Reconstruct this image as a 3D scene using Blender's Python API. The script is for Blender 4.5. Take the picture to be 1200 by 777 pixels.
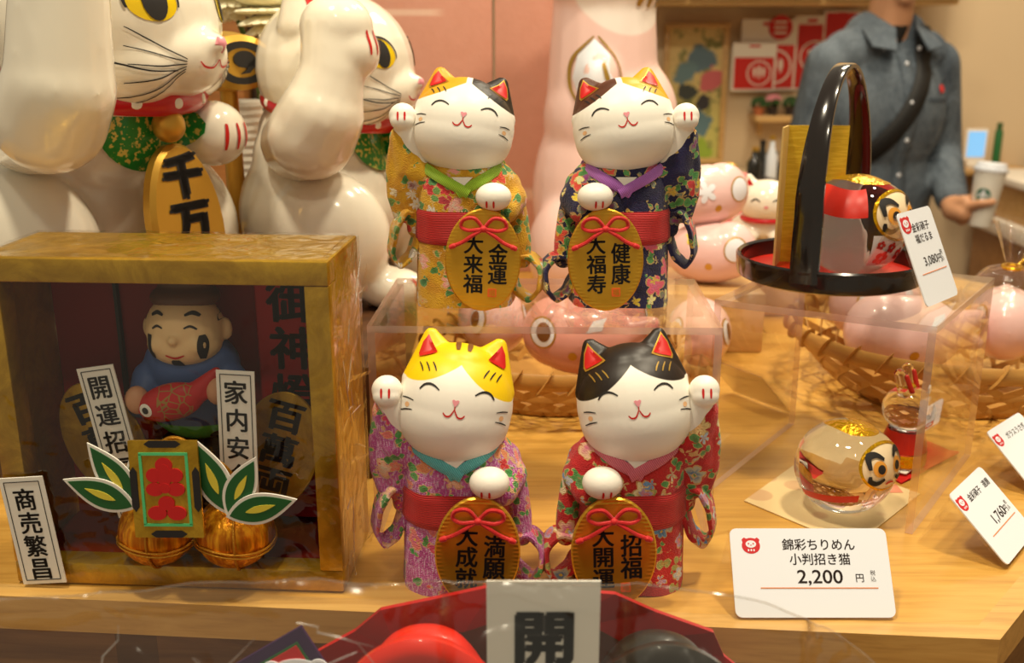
import bpy, bmesh, math, random
from mathutils import Vector, Matrix, noise
from mathutils.bvhtree import BVHTree

random.seed(7)
PI = math.pi
SC = bpy.context.scene
for o in list(bpy.data.objects):
    bpy.data.objects.remove(o)

# ------------------------------------------------------------------ camera, world, lights, exposure
F_PX = 1200.0
TILT = math.radians(16.2)
CAM_H = 0.3245
cam_data = bpy.data.cameras.new('camera')
cam_data.sensor_width = 36.0
cam_data.lens = 36.0 * F_PX / 1200.0
cam_data.clip_start = 0.01
cam_data.dof.use_dof = True
cam_data.dof.focus_distance = 0.64
cam_data.dof.aperture_fstop = 9.0
camera = bpy.data.objects.new('camera', cam_data)
SC.collection.objects.link(camera)
camera.location = (0, 0, CAM_H)
camera.rotation_euler = (PI / 2 - TILT, 0, 0)
SC.camera = camera

SC.view_settings.view_transform = 'Standard'
SC.view_settings.look = 'None'
SC.view_settings.gamma = 1.0
SC.view_settings.use_curve_mapping = False
SC.view_settings.exposure = 0.08
SC.cycles.max_bounces = 14
SC.cycles.transparent_max_bounces = 24
SC.cycles.transmission_bounces = 10
SC.cycles.caustics_refractive = True
SC.cycles.sample_clamp_indirect = 6.0

world = bpy.data.worlds.new('shop_ambient')
SC.world = world
world.use_nodes = True
world.node_tree.nodes['Background'].inputs[0].default_value = (1.0, 0.87, 0.64, 1)
world.node_tree.nodes['Background'].inputs[1].default_value = 0.30


def lamp(name, loc, target, size, power, col=(1.0, 0.87, 0.64), shape='DISK', spread=PI):
    d = bpy.data.lights.new(name, 'AREA')
    d.shape = shape
    d.size = size
    d.energy = power
    d.color = col
    d.spread = spread
    o = bpy.data.objects.new(name, d)
    SC.collection.objects.link(o)
    o.location = loc
    o.rotation_euler = (Vector(target) - Vector(loc)).to_track_quat('-Z', 'Y').to_euler()
    return o


lamp('ceiling_downlight', (0.50, 0.52, 1.75), (0.10, 0.68, 0.05), 0.16, 18.5)
lamp('ceiling_downlight', (-0.42, 0.36, 1.75), (-0.10, 0.75, 0.10), 0.16, 17.0)
lamp('ceiling_downlight', (-0.15, -0.75, 1.75), (-0.05, 0.6, 0.0), 0.14, 5.0)  # added lamp behind the camera, for glints on the film and front fill
lamp('ceiling_downlight', (0.75, 1.35, 1.75), (0.25, 0.85, 0.0), 0.16, 10.5)
lamp('ceiling_downlight', (0.9, 2.2, 1.8), (0.9, 2.7, -0.1), 0.3, 14.0)
lamp('ceiling_downlight', (1.2, 2.6, 1.8), (1.2, 3.6, 0.1), 0.4, 19.0)


# ------------------------------------------------------------------ helpers
def at(px, py, Y):
    a = (px - 600) / F_PX
    b = (py - 388.5) / F_PX
    r = Vector((a, math.cos(TILT) - b * math.sin(TILT), -math.sin(TILT) - b * math.cos(TILT)))
    return Vector((0, 0, CAM_H)) + r * (Y / r.y)


def atz(px, py, z=0.0):
    a = (px - 600) / F_PX
    b = (py - 388.5) / F_PX
    r = Vector((a, math.cos(TILT) - b * math.sin(TILT), -math.sin(TILT) - b * math.cos(TILT)))
    return Vector((0, 0, CAM_H)) + r * ((z - CAM_H) / r.z)


# ---- node expressions
class S:
    def __init__(s, nb, k):
        s.nb, s.k = nb, k

    def __add__(s, o): return s.nb.m('ADD', s, o)
    def __radd__(s, o): return s.nb.m('ADD', s, o)
    def __sub__(s, o): return s.nb.m('SUBTRACT', s, o)
    def __rsub__(s, o): return s.nb.m('SUBTRACT', o, s)
    def __mul__(s, o): return s.nb.m('MULTIPLY', s, o)
    def __rmul__(s, o): return s.nb.m('MULTIPLY', s, o)
    def __truediv__(s, o): return s.nb.m('DIVIDE', s, o)
    def __lt__(s, o): return s.nb.m('LESS_THAN', s, o)
    def __gt__(s, o): return s.nb.m('GREATER_THAN', s, o)
    def __abs__(s): return s.nb.m('ABSOLUTE', s)


class NB:
    def __init__(s, mat):
        s.t = mat.node_tree
        s.bsdf = s.t.nodes['Principled BSDF']
        s.out = s.t.nodes['Material Output']

    def n(s, typ, **kw):
        nd = s.t.nodes.new(typ)
        for k, v in kw.items():
            setattr(nd, k, v)
        return nd

    def put(s, sock, v):
        if isinstance(v, S):
            s.t.links.new(v.k, sock)
        elif isinstance(v, (tuple, list)):
            v = tuple(v)
            if len(sock.default_value) == 4 and len(v) == 3:
                v = v + (1,)
            sock.default_value = v
        else:
            sock.default_value = v

    def m(s, op, a, b=None):
        nd = s.n('ShaderNodeMath', operation=op)
        s.put(nd.inputs[0], a)
        if b is not None:
            s.put(nd.inputs[1], b)
        return S(s, nd.outputs[0])

    def both(s, a, b): return s.m('MINIMUM', a, b)
    def either(s, a, b): return s.m('MAXIMUM', a, b)

    def P(s, scale=(1, 1, 1), rot=(0, 0, 0), loc=(0, 0, 0), kind='Object'):
        tc = s.n('ShaderNodeTexCoord')
        mp = s.n('ShaderNodeMapping')
        mp.inputs['Scale'].default_value = scale
        mp.inputs['Rotation'].default_value = rot
        mp.inputs['Location'].default_value = loc
        s.t.links.new(tc.outputs[kind], mp.inputs['Vector'])
        return S(s, mp.outputs[0])

    def xyz(s, v):
        nd = s.n('ShaderNodeSeparateXYZ')
        s.put(nd.inputs[0], v)
        return [S(s, nd.outputs[i]) for i in range(3)]

    def mix(s, f, a, b):
        nd = s.n('ShaderNodeMix', data_type='RGBA')
        s.put(nd.inputs[0], f)
        s.put(nd.inputs[6], a)
        s.put(nd.inputs[7], b)
        return S(s, nd.outputs[2])

    def noise(s, v, scale, detail=3.0, rough=0.5, dist=0.0):
        nd = s.n('ShaderNodeTexNoise')
        s.put(nd.inputs['Vector'], v)
        nd.inputs['Scale'].default_value = scale
        nd.inputs['Detail'].default_value = detail
        nd.inputs['Roughness'].default_value = rough
        nd.inputs['Distortion'].default_value = dist
        return S(s, nd.outputs[0])

    def ramp(s, f, stops, interp='LINEAR'):
        nd = s.n('ShaderNodeValToRGB')
        cr = nd.color_ramp
        cr.interpolation = interp
        while len(cr.elements) < len(stops):
            cr.elements.new(0.5)
        for e, (p, c) in zip(cr.elements, stops):
            e.position = p
            e.color = tuple(c) + (1,) if len(c) == 3 else c
        s.put(nd.inputs[0], f)
        return S(s, nd.outputs[0])

    def smooth(s, f, lo, hi):
        nd = s.n('ShaderNodeMapRange', interpolation_type='SMOOTHSTEP')
        s.put(nd.inputs[0], f)
        nd.inputs[1].default_value = lo
        nd.inputs[2].default_value = hi
        return S(s, nd.outputs[0])

    def bump(s, h, strength=0.3, dist=0.001):
        nd = s.n('ShaderNodeBump')
        nd.inputs['Strength'].default_value = strength
        nd.inputs['Distance'].default_value = dist
        s.put(nd.inputs['Height'], h)
        s.t.links.new(nd.outputs[0], s.bsdf.inputs['Normal'])
        return nd


def srgb(h):
    if isinstance(h, str):
        h = h.lstrip('#')
        v = [int(h[i:i + 2], 16) / 255 for i in (0, 2, 4)]
    else:
        v = [c / 255 for c in h]
    return tuple(c / 12.92 if c <= .04045 else ((c + .055) / 1.055) ** 2.4 for c in v)


def mat(name, col=(0.8, 0.8, 0.8), rough=0.5, metal=0.0, coat=0.0, trans=0.0, ior=1.45, bump=None, spec=None,
        emit=None, sheen=0.0):
    m = bpy.data.materials.new(name)
    m.use_nodes = True
    nb = NB(m)
    b = nb.bsdf
    if callable(col):
        nb.put(b.inputs['Base Color'], col(nb))
    else:
        nb.put(b.inputs['Base Color'], tuple(col))
    if callable(rough):
        nb.put(b.inputs['Roughness'], rough(nb))
    else:
        b.inputs['Roughness'].default_value = rough
    b.inputs['Metallic'].default_value = metal
    b.inputs['Coat Weight'].default_value = coat
    b.inputs['Coat Roughness'].default_value = 0.06
    b.inputs['Transmission Weight'].default_value = trans
    b.inputs['IOR'].default_value = ior
    b.inputs['Sheen Weight'].default_value = sheen
    if spec is not None:
        b.inputs['Specular IOR Level'].default_value = spec
    if emit:
        nb.put(b.inputs['Emission Color'], emit[0])
        b.inputs['Emission Strength'].default_value = emit[1]
    if bump:
        if callable(bump):
            bump(nb)
        else:
            nb.bump(nb.noise(nb.P(), bump[0], 2.0), bump[1], bump[2])
    return m


def film(name, tint=(1, 1, 1), fac=0.02, rough=0.04, bump=None, gain=0.5, ior=1.45, gloss=(1, 1, 1)):
    """clear thin plastic: a see-through sheet with a fresnel gloss"""
    m = bpy.data.materials.new(name)
    m.use_nodes = True
    nb = NB(m)
    nb.t.nodes.remove(nb.bsdf)
    tr = nb.n('ShaderNodeBsdfTransparent')
    tr.inputs[0].default_value = tuple(tint) + (1,)
    gl = nb.n('ShaderNodeBsdfGlossy')
    gl.inputs['Roughness'].default_value = rough
    gl.inputs['Color'].default_value = tuple(gloss) + (1,)
    fr = nb.n('ShaderNodeLayerWeight')
    fr.inputs['Blend'].default_value = 0.5
    if bump:
        bp = nb.n('ShaderNodeBump')
        bp.inputs['Strength'].default_value = bump[1]
        bp.inputs['Distance'].default_value = bump[2]
        nb.put(bp.inputs['Height'], nb.noise(nb.P(), bump[0], 2.0, 0.5, 0.6))
        nb.t.links.new(bp.outputs[0], gl.inputs['Normal'])
    f = nb.m('POWER', S(nb, fr.outputs['Facing']), 4.0) * gain + fac
    mx = nb.n('ShaderNodeMixShader')
    nb.put(mx.inputs[0], f)
    nb.t.links.new(tr.outputs[0], mx.inputs[1])
    nb.t.links.new(gl.outputs[0], mx.inputs[2])
    nb.t.links.new(mx.outputs[0], nb.out.inputs[0])
    return m


# ---- mesh collecting
def finish(name, me, m, parent=None, loc=None, rot=None, smooth=True, angle=40):
    me.name = name
    for mm in (m if isinstance(m, (list, tuple)) else [m]):
        me.materials.append(mm)
    if smooth:
        me.polygons.foreach_set('use_smooth', [True] * len(me.polygons))
        if angle:
            me.set_sharp_from_angle(angle=math.radians(angle))
    o = bpy.data.objects.new(name, me)
    SC.collection.objects.link(o)
    if parent:
        o.parent = parent
    if loc is not None:
        o.location = loc
    if rot is not None:
        o.rotation_euler = rot
    return o


class MB:
    def __init__(s):
        s.v, s.f, s.mi = [], [], []
        s.cur = 0

    def add(s, vs, fs, M=None):
        n = len(s.v)
        s.v += [tuple(M @ Vector(v)) if M else tuple(v) for v in vs]
        s.f += [[i + n for i in f] for f in fs]
        s.mi += [s.cur] * len(fs)
        return s

    def bm(s, bm, M=None):
        bm.verts.index_update()
        s.add([v.co[:] for v in bm.verts], [[v.index for v in f.verts] for f in bm.faces], M)
        bm.free()
        return s

    def box(s, c, size, bevel=0.0, M=None, seg=2):
        bm = bmesh.new()
        bmesh.ops.create_cube(bm, size=1)
        for v in bm.verts:
            v.co = Vector((v.co.x * size[0], v.co.y * size[1], v.co.z * size[2]))
        if bevel:
            bmesh.ops.bevel(bm, geom=list(bm.edges), offset=bevel, segments=seg, profile=0.5, affect='EDGES')
        T = Matrix.Translation(c)
        return s.bm(bm, (M @ T) if M else T)

    def ell(s, c, r, M=None, seg=24, rings=16):
        if not isinstance(r, (tuple, list)):
            r = (r, r, r)
        vs, fs = [(0, 0, r[2])], []
        for i in range(1, rings):
            a = PI * i / rings
            for j in range(seg):
                b = 2 * PI * j / seg
                vs.append((r[0] * math.sin(a) * math.cos(b), r[1] * math.sin(a) * math.sin(b), r[2] * math.cos(a)))
        vs.append((0, 0, -r[2]))
        for j in range(seg):
            fs.append([0, 1 + j, 1 + (j + 1) % seg])
        for i in range(rings - 2):
            for j in range(seg):
                a0 = 1 + i * seg + j
                a1 = 1 + i * seg + (j + 1) % seg
                fs.append([a0, a0 + seg, a1 + seg, a1])
        L = len(vs) - 1
        for j in range(seg):
            fs.append([L, L - seg + (j + 1) % seg, L - seg + j])
        T = Matrix.Translation(c)
        if M:
            T = T @ M
        return s.add(vs, fs, T)

    def cap(s, p0, p1, r0, r1, seg=16, flat=None):
        """tapered capsule"""
        p0, p1 = Vector(p0), Vector(p1)
        d = p1 - p0
        L = d.length
        q = d.to_track_quat('Z', 'Y').to_matrix().to_4x4()
        prof = []
        for i in range(6):
            a = PI / 2 * i / 5
            prof.append((r0 * math.sin(a), -r0 * math.cos(a)))
        for i in range(6):
            a = PI / 2 * i / 5
            prof.append((r1 * math.cos(a), L + r1 * math.sin(a)))
        return s.lathe(prof, seg, Matrix.Translation(p0) @ q)

    def chain(s, pts, rs, seg=14):
        for i in range(len(pts) - 1):
            s.cap(pts[i], pts[i + 1], rs[i], rs[i + 1], seg)
        return s

    def lathe(s, prof, seg=32, M=None, closed=False, sq=(1, 1)):
        vs, fs, rows = [], [], []
        for r, z in prof:
            if r < 1e-6:
                rows.append([len(vs)])
                vs.append((0, 0, z))
            else:
                rows.append(list(range(len(vs), len(vs) + seg)))
                for j in range(seg):
                    b = 2 * PI * j / seg
                    vs.append((r * math.cos(b) * sq[0], r * math.sin(b) * sq[1], z))
        pairs = list(zip(rows, rows[1:])) + ([(rows[-1], rows[0])] if closed else [])
        for a, b in pairs:
            for j in range(seg):
                k = (j + 1) % seg
                if len(a) == 1 and len(b) == 1:
                    continue
                if len(a) == 1:
                    fs.append([a[0], b[k], b[j]])
                elif len(b) == 1:
                    fs.append([a[j], a[k], b[0]])
                else:
                    fs.append([a[j], a[k], b[k], b[j]])
        return s.add(vs, fs, M)

    def tube(s, pts, r, seg=8, closed=False, M=None, flat=None):
        """round (or flat=(w,t) section with z up) sweep along points"""
        pts = [Vector(p) for p in pts]
        n = len(pts)
        vs, fs = [], []
        up = Vector((0, 0, 1))
        prevx = None
        for i, p in enumerate(pts):
            if closed:
                d = pts[(i + 1) % n] - pts[i - 1]
            else:
                d = pts[min(i + 1, n - 1)] - pts[max(i - 1, 0)]
            d.normalize()
            if prevx is None:
                x = d.cross(up)
                if x.length < 1e-3:
                    x = d.cross(Vector((0, 1, 0)))
            else:
                x = prevx - d * prevx.dot(d)
            x.normalize()
            prevx = x
            y = d.cross(x)
            rr = r[i] if isinstance(r, (list, tuple)) else r
            for j in range(seg):
                a = 2 * PI * j / seg
                if flat:
                    vs.append(p + x * (math.cos(a) * rr * flat[0]) + y * (math.sin(a) * rr * flat[1]))
                else:
                    vs.append(p + x * (math.cos(a) * rr) + y * (math.sin(a) * rr))
        for i in range(n if closed else n - 1):
            for j in range(seg):
                a = i * seg + j
                b = i * seg + (j + 1) % seg
                c = ((i + 1) % n) * seg + (j + 1) % seg
                d = ((i + 1) % n) * seg + j
                fs.append([a, b, c, d])
        if not closed:
            fs.append(list(range(seg))[::-1])
            fs.append([(n - 1) * seg + j for j in range(seg)])
        return s.add(vs, fs, M)

    def prism(s, outline, y0, y1, M=None, holes=None, bevel=0.0):
        """outline in (x, z), extruded along y from y0 (front) to y1"""
        n = len(outline)
        if bevel:
            cx = sum(p[0] for p in outline) / n
            cz = sum(p[1] for p in outline) / n
            ins = []
            for i in range(n):
                a, b, c = Vector(outline[i - 1]), Vector(outline[i]), Vector(outline[(i + 1) % n])
                t = (c - a).normalized()
                nrm = Vector((-t.y, t.x))
                if nrm.dot(Vector((cx, cz)) - b) < 0:
                    nrm = -nrm
                ins.append(tuple(b + nrm * bevel))
            layers = [(ins, y0), (outline, y0 + bevel), (outline, y1 - bevel), (ins, y1)]
        else:
            layers = [(outline, y0), (outline, y1)]
        vs = []
        for ol, y in layers:
            vs += [(p[0], y, p[1]) for p in ol]
        fs = []
        L = len(layers)
        for k in range(L - 1):
            for i in range(n):
                j = (i + 1) % n
                fs.append([k * n + i, k * n + j, (k + 1) * n + j, (k + 1) * n + i])
        fs.append(list(range(n))[::-1])
        fs.append([(L - 1) * n + i for i in range(n)])
        return s.add(vs, fs, M)

    def grid(s, fn, nu, nv, M=None, wrapu=False):
        vs = [fn(i / (nu if wrapu else nu - 1), j / (nv - 1)) for j in range(nv) for i in range(nu)]
        fs = []
        for j in range(nv - 1):
            for i in range(nu if wrapu else nu - 1):
                k = (i + 1) % nu
                fs.append([j * nu + i, j * nu + k, (j + 1) * nu + k, (j + 1) * nu + i])
        return s.add(vs, fs, M)

    def mesh(s, name='m', recalc=True):
        me = bpy.data.meshes.new(name)
        me.from_pydata(s.v, [], s.f)
        me.polygons.foreach_set('material_index', s.mi)
        if recalc:
            bm = bmesh.new()
            bm.from_mesh(me)
            bmesh.ops.recalc_face_normals(bm, faces=bm.faces)
            bm.to_mesh(me)
            bm.free()
        me.update()
        return me

    def build(s, name, m, parent=None, loc=None, rot=None, smooth=True, angle=40, mirror=False, recalc=True):
        if mirror:
            s.v = [(-x, y, z) for x, y, z in s.v]
            s.f = [f[::-1] for f in s.f]
        return finish(name, s.mesh(name, recalc), m, parent, loc, rot, smooth, angle)

    def blob(s, voxel, smooth=4, factor=0.5, name='b'):
        """one continuous skin over everything collected"""
        o = bpy.data.objects.new('tmp', s.mesh())
        SC.collection.objects.link(o)
        r = o.modifiers.new('r', 'REMESH')
        r.mode = 'VOXEL'
        r.voxel_size = voxel
        if smooth:
            sm = o.modifiers.new('s', 'SMOOTH')
            sm.factor = factor
            sm.iterations = smooth
        dg = bpy.context.evaluated_depsgraph_get()
        me = bpy.data.meshes.new_from_object(o.evaluated_get(dg))
        old = o.data
        bpy.data.objects.remove(o)
        bpy.data.meshes.remove(old)
        return me


def mirror_mesh(me):
    for v in me.vertices:
        v.co.x = -v.co.x
    me.flip_normals()
    return me


def tag(o, label=None, cat=None, group=None, kind=None):
    if label: o['label'] = label
    if cat: o['category'] = cat
    if group: o['group'] = group
    if kind: o['kind'] = kind
    return o


def thing(name, label, cat, loc=(0, 0, 0), rz=0.0, group=None, scale=1.0):
    o = bpy.data.objects.new(name, None)
    o.empty_display_size = 0.02
    SC.collection.objects.link(o)
    o.location = loc
    o.rotation_euler = (0, 0, rz)
    o.scale = (scale,) * 3
    return tag(o, label, cat, group)


def rot_tree(o):
    bpy.context.view_layer.update()


def spline(pts, n=8, closed=False):
    """Catmull-Rom through points"""
    P = [Vector(p) for p in pts]
    N = len(P)
    out = []
    for i in range(N if closed else N - 1):
        if closed:
            a, b, c, d = P[i - 1], P[i], P[(i + 1) % N], P[(i + 2) % N]
        else:
            a, b, c, d = P[max(i - 1, 0)], P[i], P[i + 1], P[min(i + 2, N - 1)]
        for k in range(n):
            t = k / n
            out.append(0.5 * ((2 * b) + (c - a) * t + (2 * a - 5 * b + 4 * c - d) * t * t + (3 * b - a - 3 * c + d) * t ** 3))
    if not closed:
        out.append(P[-1])
    return out


def bvh_of(me):
    return BVHTree.FromPolygons([v.co[:] for v in me.vertices], [p.vertices[:] for p in me.polygons])


def onto(bvh, x, z, off, d=(0, 1, 0), y=-1.0):
    h = bvh.ray_cast(Vector((x, y, z)), Vector(d))
    if h[0] is None:
        h = bvh.find_nearest(Vector((x, 0, z)))
    nrm = h[1] if h[1].y < 0.2 else -h[1]
    return h[0] + nrm * off


def stroke(mb, bvh, pts, w, off=0.0002, taper=True, n=6):
    """painted brush stroke following the surface; pts in (x, z)"""
    c = spline([(p[0], 0, p[1]) for p in pts], n)
    N = len(c)
    vs, fs = [], []
    for i, p in enumerate(c):
        d = (c[min(i + 1, N - 1)] - c[max(i - 1, 0)])
        d.normalize()
        q = Vector((-d.z, 0, d.x))
        t = i / (N - 1)
        ww = w * (0.35 + 0.65 * math.sin(PI * (0.12 + 0.8 * t)) if taper else 1) * 0.5
        for e in (-1, 0, 1):
            a = p + q * (ww * e)
            vs.append(onto(bvh, a.x, a.z, off))
    for i in range(N - 1):
        for e in range(2):
            a = i * 3 + e
            fs.append([a, a + 1, a + 4, a + 3])
    mb.add(vs, fs)


def patch(mb, bvh, outline, off=0.0002, rings=6):
    """filled painted shape laid on the surface (star-shaped outline, (x,z))"""
    n = len(outline)
    cx = sum(p[0] for p in outline) / n
    cz = sum(p[1] for p in outline) / n
    vs = [onto(bvh, cx, cz, off)]
    for k in range(1, rings + 1):
        t = k / rings
        for p in outline:
            vs.append(onto(bvh, cx + (p[0] - cx) * t, cz + (p[1] - cz) * t, off))
    fs = []
    for i in range(n):
        fs.append([0, 1 + i, 1 + (i + 1) % n])
    for k in range(rings - 1):
        for i in range(n):
            a, b = 1 + k * n + i, 1 + k * n + (i + 1) % n
            fs.append([a, a + n, b + n, b])
    mb.add(vs, fs)


def oval(cx, cz, rx, rz, n=24, rot=0.0):
    out = []
    for i in range(n):
        a = 2 * PI * i / n
        x, z = rx * math.cos(a), rz * math.sin(a)
        out.append((cx + x * math.cos(rot) - z * math.sin(rot), cz + x * math.sin(rot) + z * math.cos(rot)))
    return out


def rrect(w, h, r, n=5, cx=0, cz=0):
    out = []
    for (sx, sz, a0) in ((1, 1, 0), (-1, 1, PI / 2), (-1, -1, PI), (1, -1, 1.5 * PI)):
        for k in range(n + 1):
            a = a0 + PI / 2 * k / n
            out.append((cx + sx * (w / 2 - r) + r * math.cos(a), cz + sz * (h / 2 - r) + r * math.sin(a)))
    return out


_glyph = {}


def glyphs(text, size, bold=0.0, spacing=1.0, shear=0.0):
    """mesh of a line of writing: verts (x, y) centred on the origin"""
    key = (text, size, spacing, shear)
    if key in _glyph:
        return _glyph[key]
    cu = bpy.data.curves.new('t', 'FONT')
    cu.body = text
    cu.size = 1.0
    cu.shear = shear
    cu.space_character = spacing
    cu.resolution_u = 4
    ob = bpy.data.objects.new('t', cu)
    SC.collection.objects.link(ob)
    dg = bpy.context.evaluated_depsgraph_get()
    me = bpy.data.meshes.new_from_object(ob.evaluated_get(dg))
    vs = [v.co.copy() for v in me.vertices]
    fs = [list(p.vertices) for p in me.polygons]
    bpy.data.objects.remove(ob)
    bpy.data.meshes.remove(me)
    if vs:
        cx = (min(v.x for v in vs) + max(v.x for v in vs)) / 2
        cy = (min(v.y for v in vs) + max(v.y for v in vs)) / 2
        vs = [((v.x - cx) * size, (v.y - cy) * size) for v in vs]
    _glyph[key] = (vs, fs)
    return vs, fs


def write(mb, text, size, cx, cz, y, bold=0.0, rot=0.0, sx=1.0, sz=1.0, shear=0.0, spacing=1.0):
    vs, fs = glyphs(text, size, 0, spacing, shear)
    c, s_ = math.cos(rot), math.sin(rot)
    d = bold * size
    offs = [(0, 0)] if not bold else [(d, d * .5), (-d, -d * .5), (d * .4, -d * .7), (-d * .4, d * .7)]
    if bold > .04:
        offs += [(x * .5, z * .5) for x, z in offs] + [(0, 0)]
    for ox, oz in offs:
        mb.add([(cx + (x * sx + ox) * c - (z * sz + oz) * s_, y, cz + (x * sx + ox) * s_ + (z * sz + oz) * c) for x, z in vs], fs)


def column(mb, text, size, cx, ztop, y, pitch=1.05, bold=0.0, rot=0.0, sx=1.0, sz=1.0, shear=0.0):
    for i, ch in enumerate(text):
        d = size * pitch * i
        write(mb, ch, size, cx + d * math.sin(rot), ztop - size * .5 - d * math.cos(rot), y, bold, rot, sx, sz, shear)


def frame(O, u, v):
    """matrix whose x runs along u, z along v and -y faces out"""
    u = Vector(u).normalized()
    v = Vector(v)
    v = (v - u * v.dot(u)).normalized()
    w = v.cross(u)          # y axis: z cross x
    M = Matrix((u, w, v)).transposed().to_4x4()
    M.translation = Vector(O)
    return M

# ------------------------------------------------------------------ shared materials
def wood(name, c1, c2, c3, scale=1.0, rot=0.0, plank=None, rough=0.4, coat=0.15):
    def col(nb):
        p = nb.P(scale=(2.2 * scale, 26 * scale, 26 * scale), rot=(0, 0, rot))
        g = nb.noise(p, 3.0, 5.0, 0.6, 1.2)
        q = nb.noise(nb.P(scale=(6 * scale, 90 * scale, 90 * scale), rot=(0, 0, rot)), 3.0, 2.0)
        c = nb.ramp(g * 0.75 + q * 0.25, [(0.32, c3), (0.5, c1), (0.68, c2)])
        if plank:
            x, y, z = nb.xyz(nb.P(rot=(0, 0, rot)))
            yy = y / plank
            fl = nb.m('FLOOR', yy)
            fr = nb.m('FRACT', yy)
            wn = nb.n('ShaderNodeTexWhiteNoise', noise_dimensions='1D')
            nb.put(wn.inputs['W'], fl)
            c = nb.mix(S(nb, wn.outputs[0]) * 0.28, c, c3)
            c = nb.mix((fr < 0.02) * 0.6, c, tuple(k * .45 for k in c3))
        return c
    return mat(name, col, rough, coat=coat)


M = {}
M['table'] = wood('pale_table_wood', srgb((204, 154, 70)), srgb((210, 164, 82)), srgb((184, 134, 56)), 1.0, 0.45, rough=.38)
M['table_edge'] = wood('pale_table_lipping', srgb((204, 158, 84)), srgb((214, 170, 96)), srgb((182, 136, 68)), 1.2, 0.05)
M['apron'] = wood('table_side_wood', srgb((150, 104, 52)), srgb((168, 120, 62)), srgb((124, 82, 38)), 1.0, 0.0, plank=0.11, rough=.5)
M['brown_wood'] = wood('dark_brown_wood', srgb((70, 42, 22)), srgb((86, 54, 28)), srgb((48, 28, 14)), 0.6)
M['post_wood'] = wood('orange_brown_wood', srgb((150, 98, 50)), srgb((166, 112, 58)), srgb((120, 74, 36)), 0.6)
M['shelf_wood'] = wood('light_shelf_wood', srgb((206, 164, 104)), srgb((216, 176, 118)), srgb((186, 142, 84)), 0.4)
M['wall'] = mat('beige_wall_paint', lambda nb: nb.mix(nb.noise(nb.P(), 1.2), srgb((206, 180, 144)), srgb((214, 190, 156))), 0.85)
M['floor'] = wood('shop_floor', srgb((120, 92, 60)), srgb((134, 104, 70)), srgb((100, 74, 46)), 0.3, 0, plank=.15)
M['white_ceramic'] = mat('glossy_white_ceramic', srgb((240, 232, 214)), 0.16, coat=0.5)
M['matte_white'] = mat('soft_white_ceramic', srgb((243, 237, 226)), 0.42)
M['paper_white'] = mat('white_paper', srgb((240, 236, 226)), 0.7)
M['card_white'] = mat('glossy_white_card', srgb((236, 239, 247)), 0.35)
M['black'] = mat('black_paint', (0.012, 0.010, 0.010), 0.45)
M['ink'] = mat('black_ink', (0.016, 0.013, 0.012), 0.6)
M['lacquer'] = mat('black_lacquer', (0.010, 0.006, 0.005), 0.16, coat=0.6)
M['red_paint'] = mat('red_paint', srgb((200, 28, 24)), 0.4)
M['red_lacquer'] = mat('red_lacquer', srgb((196, 36, 20)), 0.35)
M['pink_paint'] = mat('pink_paint', srgb((232, 150, 160)), 0.4)
M['orange_mark'] = mat('pale_orange_paint', srgb((240, 190, 140)), 0.5)
M['gold_paint'] = mat('gold_paint', srgb((206, 158, 60)), 0.36, metal=0.55)
M['gold_line'] = mat('gold_line', srgb((176, 140, 60)), 0.4, metal=0.4)
M['brown_line'] = mat('brown_paint', srgb((120, 74, 30)), 0.5)
M['red_cord'] = mat('red_cord', srgb((206, 22, 26)), 0.55, bump=(900, .5, .0006), sheen=.3)
M['gold_cord'] = mat('gold_cord', srgb((200, 140, 40)), 0.35, metal=.6, bump=(1200, .8, .0006))
M['red_card'] = mat('red_card', srgb((190, 18, 20)), 0.6)
M['dark_red'] = mat('dark_red_board', srgb((140, 10, 12)), 0.6)
M['green_line'] = mat('mint_green_paint', srgb((80, 190, 120)), 0.5)
M['leaf'] = mat('green_leaf_print', srgb((30, 96, 44)), 0.5)
M['leaf_dark'] = mat('dark_green_leaf', srgb((50, 84, 36)), 0.6)
M['leaf_yellow'] = mat('yellow_leaf_print', srgb((230, 214, 70)), 0.5)
M['seal'] = mat('orange_seal_ink', srgb((226, 98, 30)), 0.5)
M['eye_yellow'] = mat('yellow_eye_paint', srgb((236, 200, 20)), 0.25, coat=.3)
M['skin'] = mat('skin', srgb((206, 150, 112)), 0.5)
M['hair'] = mat('black_hair', (0.012, 0.009, 0.008), 0.5)
M['bamboo'] = mat('bamboo_strip', lambda nb: nb.mix(nb.noise(nb.P(scale=(1, 1, 6)), 60.0), srgb((206, 158, 84)), srgb((170, 118, 52))), 0.45)
M['orange_line'] = mat('orange_rule', srgb((226, 140, 90)), 0.5)
M['print_brown'] = mat('dark_print', srgb((60, 44, 40)), 0.6)
M['print_gold'] = mat('olive_print', srgb((130, 110, 60)), 0.6)
M['logo_red'] = mat('logo_red', srgb((206, 40, 46)), 0.5)


def koban_col(nb):
    return nb.mix(nb.noise(nb.P(), 90.0, 3.0), srgb((206, 152, 38)), srgb((222, 172, 58)))


def koban_bump(nb):
    x, y, z = nb.xyz(nb.P())
    w = nb.m('SINE', z * 2600.0)
    e = nb.m('SQRT', (x * x) / (0.0245 ** 2) + (z * z) / (0.034 ** 2))
    rim = nb.smooth(e, 0.82, 0.92)
    nb.bump(w * rim + nb.noise(nb.P(), 500) * .3, 0.16, 0.0005)


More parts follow.
